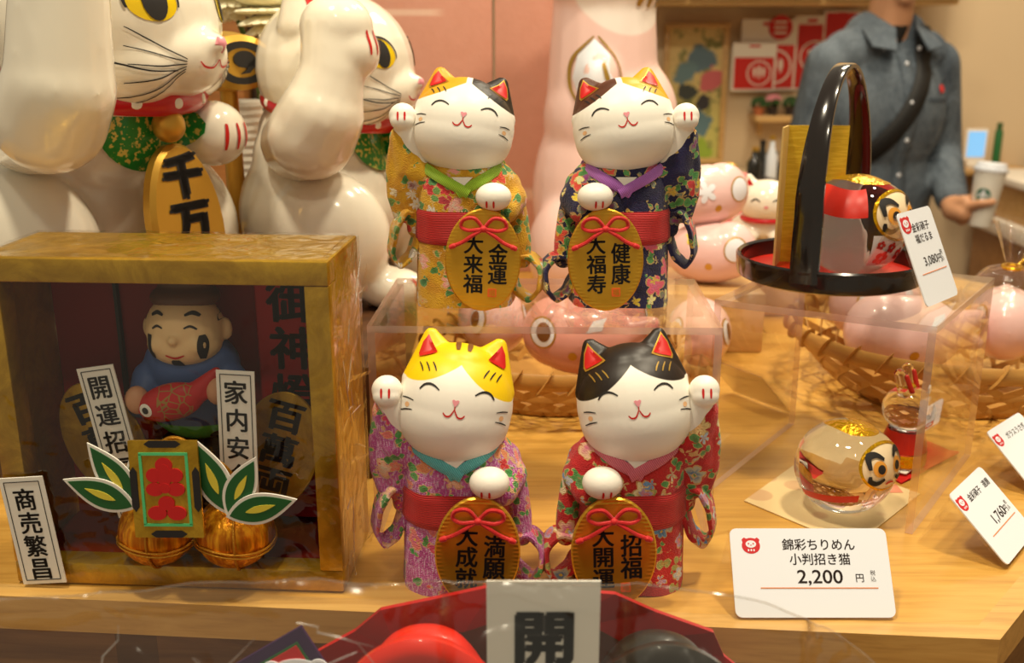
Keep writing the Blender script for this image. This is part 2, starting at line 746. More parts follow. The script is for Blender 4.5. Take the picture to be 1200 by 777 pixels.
M['koban'] = mat('brushed_gold', koban_col, 0.34, metal=0.72, bump=koban_bump)
M['goldleaf'] = mat('gold_leaf', lambda nb: nb.mix(nb.smooth(nb.noise(nb.P(), 26.0, 6.0, .7, 1.5), .3, .7), srgb((164, 124, 26)), srgb((204, 162, 48))),
                    0.32, metal=0.62, bump=(220, .35, .0008))
M['glitter_green'] = mat('green_glitter', lambda nb: nb.mix(nb.smooth(nb.noise(nb.P(), 240.0, 2.0, .6), .54, .6), srgb((28, 146, 56)), srgb((226, 210, 100))),
                         0.3, coat=.5, bump=(300, .4, .001))
M['acrylic'] = film('clear_acrylic', (.985, .975, .96), 0.025, 0.02, None, 0.7)
_m = film('acrylic_edge', (.93, .86, .84), 0.34, 0.3, None, 0.5, 1.49, (1, .9, .86))
M['acrylic_edge'] = _m
M['film'] = film('cellophane', (.97, .965, .95), 0.085, 0.20, (30, .8, .012), 0.9)
M['crease'] = film('film_crease', (.95, .94, .92), 0.30, 0.30, None, 0.5)
M['film_crisp'] = film('crinkled_cellophane', (.98, .975, .96), 0.045, 0.07, (40, .5, .01), 0.6)
M['glass'] = mat('clear_glass', (1, 1, 1), 0.0, trans=1.0, ior=1.42)
M['goldfoil'] = mat('gold_foil', lambda nb: nb.mix(nb.noise(nb.P(), 160.0, 3.0), srgb((240, 190, 20)), srgb((190, 130, 10))), 0.22, metal=.7, bump=(260, 1.0, .0015))


def pink_col(nb):
    return nb.mix(nb.noise(nb.P(), 14.0, 2.0), srgb((238, 192, 188)), srgb((246, 210, 206)))


M['pink_glaze'] = mat('pale_pink_glaze', pink_col, 0.28, coat=.4)
M['pink_salmon'] = mat('salmon_pink_glaze', srgb((226, 160, 146)), 0.28, coat=.4)

# ------------------------------------------------------------------ the setting
BACK = 3.6
FLOOR = -1.08


def structure(name, mb, m, label=None):
    o = mb.build(name, m, angle=30)
    o['kind'] = 'structure'
    return o


structure('wall_back', MB().box((0.3, BACK + .05, .35), (5.4, .1, 2.9)), M['wall'])
structure('wall_right', MB().box((2.95, 2.0, .35), (.1, 3.3, 2.9)), M['wall'])
structure('floor', MB().box((0.3, 1.7, FLOOR - .05), (5.4, 4.2, .1)), M['floor'])
structure('baseboard_back', MB().box((0.3, BACK - .008, FLOOR + .05), (5.2, .016, .1), .003), M['shelf_wood'])

# brown timber partition behind the big cats on the left
t = thing('timber_partition', 'dark brown timber partition with lighter post behind the large white cats', 'partition', (-.75, 1.60, FLOOR))
MB().box((.0, 0, 1.0), (1.3, .04, 2.0), .004).build('board', M['brown_wood'], t)
MB().box((.325, -.04, 1.0), (.070, .06, 2.0), .006).build('post', M['post_wood'], t)
MB().box((.400, -.035, 1.0), (.05, .03, 2.0), .005).build('post', M['brown_wood'], t)

# the hexagonal display table
t = thing('display_table', 'pale wooden display table with angled corner under all the goods', 'table', (0, 0.9, FLOOR))
TOP = [(-.95, .598 - .9), (.272, .5 - .9), (.78, 1.06 - .9), (.55, 1.52 - .9), (-.95, 1.52 - .9)]
h = -FLOOR


def poly(z0, z1, pts, grow=0.0):
    mb = MB()
    n = len(pts)
    vs = [(x, y, z0) for x, y in pts] + [(x, y, z1) for x, y in pts]
    fs = [[i, (i + 1) % n, n + (i + 1) % n, n + i] for i in range(n)] + [list(range(n))[::-1], [n + i for i in range(n)]]
    return mb.add(vs, fs)


def inset(pts, d):
    out = []
    n = len(pts)
    for i in range(n):
        a, b, c = Vector(pts[i - 1]), Vector(pts[i]), Vector(pts[(i + 1) % n])
        n1 = (b - a).normalized(); n1 = Vector((-n1.y, n1.x))
        n2 = (c - b).normalized(); n2 = Vector((-n2.y, n2.x))
        k = d / (1 + n1.dot(n2))
        out.append(tuple(b + (n1 + n2) * k))
    return out


poly(h - .022, h, inset(TOP, .014)).build('tabletop', M['table'], t, angle=30)
# lipping strips round the rim
mb = MB()
o_, i_ = TOP, inset(TOP, .014)
n = len(o_)
for k in range(n):
    a, b, c, d = o_[k], o_[(k + 1) % n], i_[(k + 1) % n], i_[k]
    vs = [(x, y, h - .022) for x, y in (a, b, c, d)] + [(x, y, h + .0004) for x, y in (a, b, c, d)]
    mb.add(vs, [[0, 1, 5, 4], [1, 2, 6, 5], [2, 3, 7, 6], [3, 0, 4, 7], [0, 3, 2, 1], [4, 5, 6, 7]])
mb.build('edge_lipping', M['table_edge'], t, angle=30)
poly(.0, h - .022, inset(TOP, .03)).build('side_panel', M['apron'], t, angle=30)

# lower ledge in front of the table that carries the wrapped fan
t = thing('front_ledge', 'low wooden ledge in front of the table under the wrapped fan', 'shelf', (0, .40, FLOOR))
MB().box((-.1, .02, h - .11), (1.5, .17, .02), .002).build('ledge_board', M['apron'], t)
MB().box((-.1, .085, (h - .12) / 2), (1.46, .02, h - .12), .002).build('ledge_panel', M['apron'], t)

# hidden block on the table that raises the big cats
PED = .09
t = tag(MB().box((-.315, .905, PED / 2), (.42, .38, PED), .003).build('display_block', M['brown_wood']),
        'brown wooden block under the two large white cats', 'display block')

# salmon pink folding screen
SX0, SX1, SY = -.40, .125, 1.42


def screen_col(nb):
    x, y, z = nb.xyz(nb.P())
    n_ = nb.noise(nb.P(), 60.0, 4.0, .6)
    c = nb.mix(n_, srgb((202, 144, 122)), srgb((212, 156, 136)))
    s1 = nb.both(nb.smooth(abs(z - .118 + nb.noise(nb.P(), 5.0) * .014), .012, .002), nb.smooth(abs(x - .03), .12, .04))
    s2 = nb.both(nb.smooth(abs(z - .352), .006, .002), nb.smooth(abs(x + .14), .055, .03))
    return nb.mix(nb.either(s1, s2) * .6, c, srgb((236, 208, 186)))


M['screen'] = mat('salmon_paper', screen_col, 0.75, bump=(160, .35, .001))
t = thing('folding_screen', 'salmon pink paper folding screen standing behind the figurines', 'screen', (0, SY, 0))
MB().box((-.113, .012, .3), (.174, .012, .6), .002).build('panel', M['screen'], t)
MB().box((.052, .006, .3), (.150, .012, .6), .002).build('panel', M['screen'], t)

# ------------------------------------------------------------------ kimono cats
def fabric(name, b1, b2, layers, crepe=1.0, fine=None):
    """printed crepe: base colours, then layers of flowers or leaves (scale, radius, petals, density, palette, seed)"""
    def col(nb):
        c = nb.mix(nb.smooth(nb.noise(nb.P(), 95.0, 2.0), .42, .6), b1, b2)
        if fine:
            c = nb.mix(nb.smooth(nb.noise(nb.P(scale=(1, 1, .25)), 1100.0, 1.0), .5, .62) * .75, c, fine)
        for (sc, rad, petals, dens, pal, seed) in layers:
            wob = nb.n('ShaderNodeTexNoise')
            nb.put(wob.inputs['Vector'], nb.P())
            wob.inputs['Scale'].default_value = 260.0
            vm = nb.n('ShaderNodeVectorMath', operation='MULTIPLY_ADD')
            nb.t.links.new(wob.outputs['Color'], vm.inputs[0])
            vm.inputs[1].default_value = (.0035,) * 3
            nb.put(vm.inputs[2], nb.P(loc=(seed, seed * .7, seed * .3)))
            p = S(nb, vm.outputs[0])
            v = nb.n('ShaderNodeTexVoronoi')
            nb.put(v.inputs['Vector'], p)
            v.inputs['Scale'].default_value = sc
            v.inputs['Randomness'].default_value = .85
            sub = nb.n('ShaderNodeVectorMath', operation='SUBTRACT')
            nb.put(sub.inputs[0], p)
            nb.t.links.new(v.outputs['Position'], sub.inputs[1])
            dx, dy, dz = nb.xyz(S(nb, sub.outputs[0]))
            ang = nb.m('ARCTAN2', dz, dx + dy * .6)
            r = S(nb, v.outputs['Distance']) / sc
            R, G, B = [S(nb, s) for s in nb.n('ShaderNodeSeparateColor').outputs]
            sep = R.k.node
            nb.t.links.new(v.outputs['Color'], sep.inputs[0])
            if petals:
                lim = (abs(nb.m('COSINE', ang * (petals / 2) + B * 6.0)) * .45 + .62) * rad
            else:
                lim = (abs(nb.m('COSINE', ang + B * 6.0)) * 1.0 + .22) * rad
            on = R < dens
            pc = nb.ramp(G, [(i / len(pal), k) for i, k in enumerate(pal)], 'CONSTANT')
            c = nb.mix(nb.both(on, r < lim * 1.16) * .8, c, srgb((226, 190, 120)))
            shade = nb.mix(nb.smooth(r / lim, .2, .95) * .55, pc, tuple(min(1, k * 2.0 + .08) for k in pal[0]))
            c = nb.mix(nb.both(on, r < lim), c, shade)
            if petals:
                c = nb.mix(nb.both(on, r < rad * .22), c, srgb((236, 196, 60)))
        return c

    def bp(nb):
        v = nb.n('ShaderNodeTexVoronoi')
        nb.put(v.inputs['Vector'], nb.P(scale=(1, 1, 1.7)))
        v.inputs['Scale'].default_value = 950.0
        nb.bump(S(nb, v.outputs['Distance']), .75 * crepe, .0009)
    return mat(name, col, 0.72, bump=bp, sheen=.25)


def ribbed(name, c1, c2, freq=5200.0, axis=2, ang=0.0):
    def hgt(nb):
        x, y, z = nb.xyz(nb.P(rot=(0, ang, 0)))
        return nb.m('SINE', (x, y, z)[axis] * freq)
    return mat(name, lambda nb: nb.mix(nb.smooth(hgt(nb), -.6, .9), c2, c1), .6, bump=lambda nb: nb.bump(hgt(nb), .5, .0006), sheen=.3)


RED, ORG, YEL, WHT, PNK, BLU, GRN, PUR = [srgb(c) for c in ((196, 26, 34), (226, 92, 32), (232, 184, 40), (236, 226, 204),
                                                             (222, 110, 150), (84, 130, 176), (66, 128, 56), (140, 50, 130))]
WINE = srgb((130, 20, 50))
FAB = {
    'lilac': fabric('lilac_floral_crepe', srgb((186, 76, 152)), srgb((206, 106, 176)),
                    [(70, .0062, 5, .7, [ORG, PNK, srgb((214, 150, 110)), WHT], .3), (120, .0034, 0, .45, [GRN, GRN, srgb((60, 150, 70))], 1.7),
                     (95, .0036, 5, .5, [RED, srgb((190, 60, 130)), srgb((226, 170, 140))], 2.9)], fine=srgb((226, 190, 220))),
    'scarlet': fabric('scarlet_floral_crepe', srgb((206, 28, 30)), srgb((186, 20, 28)),
                      [(62, .0062, 5, .6, [srgb((222, 170, 110)), PNK, BLU, WHT], .9), (115, .0040, 0, .5, [GRN, srgb((90, 120, 60)), srgb((200, 160, 80))], 2.2),
                       (85, .0042, 5, .5, [BLU, WHT, srgb((230, 120, 120))], 4.1)]),
    'mustard': fabric('mustard_floral_crepe', srgb((228, 176, 30)), srgb((212, 152, 22)),
                      [(62, .0066, 5, .45, [RED, WINE, ORG, WHT], 1.3), (110, .0044, 0, .5, [GRN, srgb((50, 110, 60)), srgb((120, 140, 50))], .2),
                       (90, .0040, 8, .4, [WHT, srgb((236, 210, 120)), WINE], 3.3)]),
    'navy': fabric('navy_floral_crepe', srgb((18, 16, 60)), srgb((30, 26, 80)),
                   [(60, .0070, 5, .7, [RED, ORG, PNK, srgb((230, 80, 40))], 2.3), (110, .0042, 0, .5, [GRN, srgb((70, 150, 80)), srgb((160, 60, 140))], 1.2),
                    (95, .0036, 5, .5, [YEL, WHT, RED], .6)]),
}
M['obi'] = ribbed('red_ribbed_obi', srgb((222, 20, 26)), srgb((176, 12, 18)), 5600, 2)


def cat_head(name, sgn, style, cols, parent):
    mb = MB()
    mb.ell((0, 0, 0), (.0342, .0305, .0318), seg=40, rings=28)
    mb.ell((0, -.001, -.006), (.0338, .0292, .0270), seg=40, rings=28)
    for s in (-1, 1):
        q = Matrix.Rotation(0, 4, 'Z')
        mb.cap((s * .0178, .002, .0145), (s * .0210, .003, .0358), .0142, .0038, 20)
        mb.cap((s * .0232, .002, .0100), (s * .0220, .003, .0352), .0108, .0034, 20)
        mb.cap((s * .0100, .002, .0225), (s * .0198, .003, .0362), .0092, .0034, 20)
    mb.ell((0, .001, .0215), (.0210, .0215, .0125), seg=30, rings=18)
    me = mb.blob(.00105, 7)
    bvh = bvh_of(me)
    la, lb, lc = cols          # patch colour on the raised-paw side, on the other side, white

    def col(nb):
        x, y, z = nb.xyz(nb.P())
        x = x * sgn
        ax = abs(x)
        if style == 'hood':
            zb = ax * ax * 7.0 - ax * .75 + .0275 - x * .06
        else:
            zb = ax * ax * 2.0 - ax * .62 + .0318
        wv = (nb.noise(nb.P(), 40.0) - .5) * .0012
        top = nb.smooth(z - zb - y * .25 + wv, -.0003, .0003)
        if style != 'hood':
            top = nb.both(top, nb.smooth(ax, .0015, .0022))
        side = x > 0.0
        pc = nb.mix(side, la, lb)
        return nb.mix(top, lc, pc)

    m = mat(name + '_paint', col, 0.42)
    if sgn < 0:
        pass
    head = finish('head', me, m, parent, angle=None)
    return head, bvh


def cat_features(head, bvh, sgn, style, dark_mark):
    """painted face; x is mirrored for the cats that raise the other paw"""
    def X(p): return [(q[0] * sgn, q[1]) for q in p]
    for s in (-1, 1):
        ring = X([(s * .0218, .0372), (s * .0188, .0325), (s * .0132, .0262), (s * .0170, .0243), (s * .0256, .0216), (s * .0264, .0236), (s * .0248, .0315)])
        big = MB()
        patch(big, bvh, ring, .00025)
        if style == 'hood' and dark_mark is M['ink']:
            pass
        else:
            big.build('ear_outline', M['gold_paint'], head)
        cx = sum(p[0] for p in ring) / len(ring)
        cz = sum(p[1] for p in ring) / len(ring)
        sm = [(cx + (p[0] - cx) * .82, cz + (p[1] - cz) * .82) for p in ring]
        r = MB()
        patch(r, bvh, sm, .0006)
        r.build('inner_ear', M['red_paint'], head)
        e = MB()
        stroke(e, bvh, X([(s * .0213, .0062), (s * .0190, .0088), (s * .0160, .0097), (s * .0130, .0090), (s * .0102, .0072)]), .00125, .0003)
        e.build('eye', M['ink'], head)
        for k in range(3):
            w = MB()
            x0 = s * (.0135 + .0038 * k)
            stroke(w, bvh, X([(x0, .0168 - .0006 * k), (x0 + s * .0012, .0192 - .0006 * k), (x0 + s * .0028, .0212 - .0006 * k)]), .00085, .0004)
            w.build('brow_mark', dark_mark, head)
        for k in range(2):
            w = MB()
            z0 = -.0008 - .0062 * k
            stroke(w, bvh, X([(s * .0305, z0 + .0012 - .0010 * k), (s * .0275, z0 + .0012), (s * .0238, z0 + .0004 + .0012 * k)]), .00075, .0003)
            w.build('whisker', M['ink'], head)
        c = MB()
        patch(c, bvh, oval(s * .0272 * sgn, -.0032, .0013, .0014, 12), .00022, 3)
        c.build('cheek_mark', M['orange_mark'], head)
    n = MB()
    patch(n, bvh, [(0, -.0002), (-.0012, .0012), (-.0021, .0030), (-.0012, .0036), (0, .0031), (.0012, .0036), (.0021, .0030), (.0012, .0012)], .0004, 3)
    n.build('nose', M['pink_paint'], head)
    mo = MB()
    stroke(mo, bvh, [(-.0062, -.0040), (-.0045, -.0056), (-.0021, -.0052), (0, -.0016)], .00095, .0003)
    stroke(mo, bvh, [(.0062, -.0040), (.0045, -.0056), (.0021, -.0052), (0, -.0016)], .00095, .0003)
    stroke(mo, bvh, [(0, -.0018), (0, .0006)], .0007, .0003, n=4)
    mo.build('mouth', M['red_paint'], head)
    if style == 'hood' and dark_mark is M['ink']:
        for xx in (-.0035, .0035):
            w = MB()
            stroke(w, bvh, [(xx, .0345), (xx, .0325), (xx * .9, .0296)], .0032, .0003)
            w.build('stripe', M['brown_line'], head)


def paw_mesh(c, r, sq=(1, .95, .95)):
    mb = MB()
    mb.ell(c, (r * sq[0], r * sq[1], r * sq[2]), seg=28, rings=20)
    return mb


def kimono_cat(base, rz, sgn, fab, collar_c, style, cols, dark_mark, lines, label, name='beckoning_cat'):
    tall = 1.07 if style == 'hood' else .96
    """sgn=+1 raises the paw on the left of the picture, -1 the other"""
    root = thing(name, label, 'cat figurine', base, rz, 'kimono beckoning cats')
    mir = sgn < 0
    F = FAB[fab]
    # ---- robe
    def robe(u, v):
        a = 2 * PI * u
        z = v * .098
        k = 1.0 - .05 * math.sin(PI * v) if v < .5 else 1.0
        kk = .955 + .045 * math.cos(2 * PI * v)
        taper = 1.0 if v < .62 else 1.0 - .30 * ((v - .62) / .38) ** 1.9
        rx, ry = .0345 * kk * taper, .0285 * kk * taper
        w = 1 + .018 * math.sin(5 * a + 9 * v) + .012 * math.sin(9 * a - 7 * v)
        ca, sa = math.cos(a), math.sin(a)
        e = .82
        cx = math.copysign(abs(ca) ** e, ca)
        sy = math.copysign(abs(sa) ** e, sa)
        return (rx * cx * w, ry * sy * w, z + .0008 * math.sin(3 * a))
    mb = MB()
    mb.grid(robe, 56, 26, wrapu=True)
    nv = len(mb.v)
    mb.f.append([nv - 56 + i for i in range(56)]); mb.mi.append(0)
    mb.f.append(list(range(56))[::-1]); mb.mi.append(0)
    robe_me = mb.mesh('robe')
    if mir:
        mirror_mesh(robe_me)
    rb = bvh_of(robe_me)
    finish('kimono', robe_me, F, root)
    # overlapping front fold
    # ---- collar, two bands crossing in a V
    def band(p0, p1, w, off, seg=14):
        mb = MB()
        P0, P1 = Vector((p0[0], 0, p0[1])), Vector((p1[0], 0, p1[1]))
        d = (P1 - P0).normalized()
        q = Vector((-d.z, 0, d.x))
        vs, fs = [], []
        for i in range(seg + 1):
            p = P0.lerp(P1, i / seg)
            for e in (-1, -.4, .4, 1):
                a = p + q * (w * .5 * e)
                vs.append(onto(rb, a.x, a.z, off - (.0011 if abs(e) == 1 else 0)))
        for i in range(seg):
            for e in range(3):
                a = i * 4 + e
                fs.append([a, a + 1, a + 5, a + 4])
        return mb.add(vs, fs)
    cm = ribbed(collar_c[0], collar_c[1], collar_c[2], 6000, 0, .6)
    cb = band((sgn * .0315, .0965), (-sgn * .0035, .0775), .0066, .0018)
    cb.build('collar', cm, root)
    band((-sgn * .0315, .0965), (sgn * .0045, .0775), .0066, .0026).build('collar', cm, root)
    # white chest showing inside the V
    mb = MB()
    patch(mb, rb, [(-.007, .088), (.007, .088), (0, .0815)], .0014, 3)
    mb.build('chest', M['matte_white'], root)
    # ---- obi
    def obi(u, v):
        a = 2 * PI * u
        x, y, z = robe(u, (.0430 + .0225 * v) / .098)
        k = 1.045 if .08 < v < .92 else 1.012
        return (x * k, y * k, .0430 + .0225 * v)
    mb = MB()
    mb.grid(obi, 56, 10, wrapu=True)
    mb.build('obi', M['obi'], root, mirror=mir)
    # ---- raised arm and its sleeve (built for the left of the picture)
    arm = MB()
    arm.chain([(-.024, -.004, .083), (-.034, -.008, .100), (-.0375, -.011, .1185)], [.0105, .0088, .0078])
    arm.ell((-.0390, -.0125, .1265), (.0090, .0088, .0086))
    arm.ell((-.0390, -.0165, .1238), (.0080, .0060, .0062))
    me = arm.blob(.0009, 6)
    if mir:
        mirror_mesh(me)
    arm_b = bvh_of(me)
    ao = finish('raised_paw', me, M['matte_white'], root, angle=None)
    for dx in (-.0022, .0022):
        w = MB()
        xx = (-.0390 + dx) * sgn
        stroke(w, arm_b, [(xx, .1298), (xx, .1276), (xx, .1246)], .0013, .0003)
        w.build('claw_mark', M['red_paint'], ao)
    sl = MB()
    # cloth round the arm, falling from wrist to hip
    sl.chain([(-.020, -.002, .080), (-.034, -.006, .092), (-.0400, -.009, .1120)], [.0135, .0125, .0088])
    sl.chain([(-.0440, -.009, .1120), (-.0470, -.006, .092), (-.0460, -.004, .074), (-.0425, -.004, .060)], [.0042, .0052, .0062, .0058])
    sl.chain([(-.038, -.006, .098), (-.039, -.004, .080), (-.036, -.003, .062)], [.0095, .0105, .0080])
    sl.chain([(-.026, -.003, .078), (-.032, -.002, .062), (-.0335, -.002, .050)], [.0085, .0075, .0060])
    me = sl.blob(.00115, 8)
    if mir:
        mirror_mesh(me)
    sleeve = finish('sleeve', me, F, root, angle=None)
    # the open cuff hanging below as a loop of cloth
    def loop(cx, cy, cz, rx, rz_, tilt, wid, par, yaw=0.0, n=44):
        mb = MB()
        vs, fs = [], []
        for i in range(n):
            a = 2 * PI * i / n
            wob = 1 + .05 * math.sin(3 * a + 1.0) + .03 * math.sin(7 * a)
            for (dr, dy) in ((0, -1), (.0016, -.92), (.0020, 0), (.0016, .92), (0, 1), (-.0012, .9), (-.0014, 0), (-.0012, -.9)):
                x, z = (rx * wob + dr) * math.cos(a), (rz_ * wob + dr) * math.sin(a)
                y = dy * wid / 2 + .0022 * math.sin(2 * a)
                x, y = x * math.cos(yaw) - y * math.sin(yaw), x * math.sin(yaw) + y * math.cos(yaw)
                vs.append((cx + x * math.cos(tilt) - z * math.sin(tilt), cy + y, cz + x * math.sin(tilt) + z * math.cos(tilt)))
        for i in range(n):
            for k in range(8):
                fs.append([i * 8 + k, i * 8 + (k + 1) % 8, ((i + 1) % n) * 8 + (k + 1) % 8, ((i + 1) % n) * 8 + k])
        mb.add(vs, fs)
        return mb.build('cuff', F, par, mirror=mir, angle=60)
    loop(-.0410, -.006, .0455, .0076, .0185, -.22, .016, sleeve, .35)
    # ---- lowered arm: sleeve down the side and round behind the koban
    s2 = MB()
    s2.chain([(.022, -.004, .084), (.031, -.010, .072), (.028, -.020, .066)], [.0125, .0118, .0092])
    s2.chain([(.029, -.002, .080), (.0355, -.002, .060), (.0385, -.004, .042), (.0395, -.006, .030)], [.0100, .0080, .0074, .0066])
    me = s2.blob(.00115, 8)
    if mir:
        mirror_mesh(me)
    sl2 = finish('sleeve', me, F, root, angle=None)
    loop(.0425, -.008, .0185, .0108, .0150, .2, .015, sl2, -.3)
    pw = MB()
    pw.ell((.0205, -.0315, .0765), (.0118, .0108, .0092))
    me = pw.blob(.0009, 5)
    if mir:
        mirror_mesh(me)
    pb = bvh_of(me)
    po = finish('lowered_paw', me, M['matte_white'], root, angle=None)
    for dx in (-.0022, .0022):
        w = MB()
        xx = (.0185 + dx) * sgn
        stroke(w, pb, [(xx, .0752), (xx * 1.0, .0730), (xx, .0705)], .0013, .0003)
        w.build('claw_mark', M['red_paint'], po)
    # ---- koban (own frame, leaning back a little)
    kb = MB().prism(oval(0, 0, .0248, .0335, 56), -.0020, .0020, bevel=.0009)
    ko = kb.build('koban', M['koban'], root, (sgn * .0135, -.0385, .0362), (-.10, sgn * .03, 0), angle=30)
    tx = MB()
    right, left = lines
    bold = .026
    column(tx, right, .0136, .0098, .0112, -.0022, 1.0, bold, 0, .95, 1.05)
    column(tx, left, .0132, -.0062, .0170, -.0022, .98, bold, 0, 1.0, 1.0)
    tx.build('lettering', M['ink'], ko, smooth=False)
    se = MB().prism(rrect(.0058, .0056, .0006), -.0023, -.0019, M=Matrix.Translation((.0065, 0, -.0212)))
    so = se.build('seal', M['seal'], ko, smooth=False)
    st = MB()
    write(st, '福', .0046, .0065, -.0212, -.0024)
    st.build('seal_mark', M['koban'], so, smooth=False)
    # ---- red cord bow
    bz = .0205
    bow = MB()
    for s in (-1, 1):
        lp = spline([(0, -.0045, bz), (s * .0060, -.0062, bz + .0068), (s * .0128, -.0052, bz + .0058), (s * .0146, -.0040, bz + .0012),
                     (s * .0100, -.0056, bz - .0010), (s * .0040, -.0060, bz - .0004), (0, -.0050, bz)], 7)
        bow.tube(lp, .00125, 8)
        tl = spline([(0, -.0052, bz), (s * .0070, -.0062, bz - .0042), (s * .0130, -.0046, bz - .0086), (s * .0195, -.0040, bz - .0116)], 7)
        bow.tube(tl, .0013, 8)
        bow.cap((s * .0190, -.0041, bz - .0114), (s * .0208, -.0039, bz - .0122), .0018, .0016, 10)
    bow.ell((0, -.0056, bz), (.0026, .0022, .0022), seg=14, rings=10)
    bow.build('bow', M['red_cord'], ko)
    # ---- head
    head, bvh = cat_head(name, sgn, style, cols, root)
    head.location = (0, -.003, .1145 if style == 'hood' else .1185)
    head.rotation_euler = (Matrix.Rotation(sgn * math.radians(9.5), 4, 'Y') @ Matrix.Rotation(math.radians(-17), 4, 'X')).to_euler()
    head.scale = (1, 1, tall)
    cat_features(head, bvh, sgn, style, dark_mark)
    return root


WHITE = srgb((243, 237, 226))
YELLOW, BLACK, OCHRE, DKBROWN = srgb((244, 204, 12)), srgb((34, 24, 18)), srgb((222, 160, 26)), srgb((84, 44, 24))
RT = .1465   # top of the clear riser

kimono_cat((-.0335, .573, 0), 0, 1, 'lilac', ('turquoise_collar', srgb((112, 206, 208)), srgb((80, 176, 184))), 'hood',
           (YELLOW, YELLOW, WHITE), M['ink'], ('満願', '大成就'),
           'yellow-capped white cat in a lilac floral kimono with turquoise collar, front left')
kimono_cat((.0725, .573, 0), 0, -1, 'scarlet', ('pink_collar', srgb((236, 130, 146)), srgb((206, 92, 116))), 'hood',
           (BLACK, BLACK, WHITE), M['gold_line'], ('招福', '大開運'),
           'black-capped white cat in a scarlet floral kimono with pink collar, front right')
kimono_cat((-.0325, .694, RT), 0, 1, 'mustard', ('lime_collar', srgb((178, 216, 50)), srgb((136, 184, 36))), 'calico',
           (OCHRE, BLACK, WHITE), M['ink'], ('金運', '大来福'),
           'white cat in a mustard yellow floral kimono with lime green collar on riser')
kimono_cat((.0745, .694, RT), 0, -1, 'navy', ('violet_collar', srgb((200, 124, 214)), srgb((164, 88, 186))), 'calico',
           (OCHRE, DKBROWN, WHITE), M['ink'], ('健康', '大福寿'),
           'white cat in a navy floral kimono with violet collar on riser')

# ------------------------------------------------------------------ clear acrylic risers
def riser(corners, h, thick, label, name='acrylic_riser', sides=None):
    """corners: front-left, front-right, back-right, back-left (x, y); open front and back"""
    fl, fr, br, bl = [Vector((c[0], c[1], 0)) for c in corners]
    o = (fl + fr + br + bl) / 4
    root = thing(name, label, 'display riser', o)
    def slab(a, b, c, d, z0, z1, nm):
        vs = [(p.x - o.x, p.y - o.y, z0) for p in (a, b, c, d)] + [(p.x - o.x, p.y - o.y, z1) for p in (a, b, c, d)]
        mb = MB()
        faces = [[0, 3, 2, 1], [4, 5, 6, 7], [0, 1, 5, 4], [1, 2, 6, 5], [2, 3, 7, 6], [3, 0, 4, 7]]
        mb.add(vs, faces)
        ext = [(vs[1][0] - vs[0][0]) ** 2 + (vs[1][1] - vs[0][1]) ** 2, z1 - z0]
        # narrow faces carry the brighter cut edge
        def area(f):
            p = [Vector(vs[i]) for i in f]
            return ((p[1] - p[0]).cross(p[2] - p[0])).length
        big = sorted(range(6), key=lambda i: -area(faces[i]))[:2]
        mb.mi = [0 if i in big else 1 for i in range(6)]
        return mb.build(nm, [M['acrylic'], M['acrylic_edge']], root, smooth=False)
    slab(fl, fr, br, bl, h - thick, h - .0004, 'top_panel')
    def leg(a, b, toward):
        d = (toward).normalized() * thick
        slab(a, a + d, b + d, b, .0004, h - thick, 'side_panel')
    leg(fl, bl, fr - fl)
    leg(fr, br, fl - fr)
    return root


riser([(-.0925, .627), (.1335, .622), (.1385, .757), (-.0875, .760)], RT, .0050,
      'wide clear acrylic riser carrying the mustard and navy kimono cats')
riser([(.142, .695), (.270, .625), (.368, .761), (.240, .831)], RT, .0050,
      'clear acrylic riser turned at an angle carrying the black basket tray')

# ------------------------------------------------------------------ gold box with lucky ornaments
BZ = 0.001
BW, BH, BD = .203, .2035, .078
bx_rot = math.radians(-3.5)
BO = Vector((-.2025, .5555, BZ))      # front bottom centre
BM = Matrix.Translation(BO) @ Matrix.Rotation(bx_rot, 4, 'Z')


def bx(x, y, z):
    return BM @ Vector((x, y, z))


box = thing('shadow_box', 'gold leaf shadow box wrapped in film holding lucky ornaments', 'box', BO, bx_rot)
fw = .0140
mb = MB()
# outer walls with an open front: frame bars, sides, top, bottom
mb.box((0, .008, BH - fw / 2), (BW, .016, fw), .0012)
mb.box((0, .008, fw / 2), (BW, .016, fw), .0012)
for s in (-1, 1):
    mb.box((s * (BW / 2 - fw / 2), .008, BH / 2), (fw, .016, BH - 2 * fw), .0008)
    mb.box((s * (BW / 2 - .003), .016 + (BD - .016) / 2, BH / 2), (.006, BD - .016, BH), .001)
mb.box((0, .016 + (BD - .016) / 2, BH - .003), (BW - .012, BD - .016, .006), .001)
mb.box((0, .016 + (BD - .016) / 2, .003), (BW - .012, BD - .016, .006), .001)
mb.build('frame', M['goldleaf'], box, angle=30)
MB().box((0, BD - .004, BH / 2), (BW - .0125, .004, BH - .0125)).build('back_board', M['dark_red'], box, smooth=False)
MB().box((0, .016 + (BD - .022) / 2, fw - .001), (BW - .013, BD - .022, .0012)).build('floor_board', mat('dark_red_floor', srgb((110, 30, 18)), .3), box, smooth=False)
MB().box((-.052, BD - .0085, BH / 2), (.0022, .004, BH - .03)).build('back_seam', M['black'], box, smooth=False)
# crinkled film stretched round the box


def wrapf(x, y, z, k=0.0016):
    n_ = noise.noise(Vector((x * 30, y * 40, z * 22))) + .6 * noise.noise(Vector((x * 70 + 3, y * 60, z * 55)))
    return abs(n_) * k


wr = MB()
wr.grid(lambda u, v: (-BW / 2 + BW * u, -.0012 - wrapf(u * BW * .4, 0, v * BH * .4, .0007), BH * v), 40, 40)
wr.grid(lambda u, v: (BW / 2 + .0012 + wrapf(0, u * BD * .5, v * BH * .35, .0025), BD * u, BH * v), 22, 44)
wr.grid(lambda u, v: (-BW / 2 + BW * u, BD * v, BH + .0010 + wrapf(u * BW * .4, v * BD * .4, 1, .0008)), 40, 16)
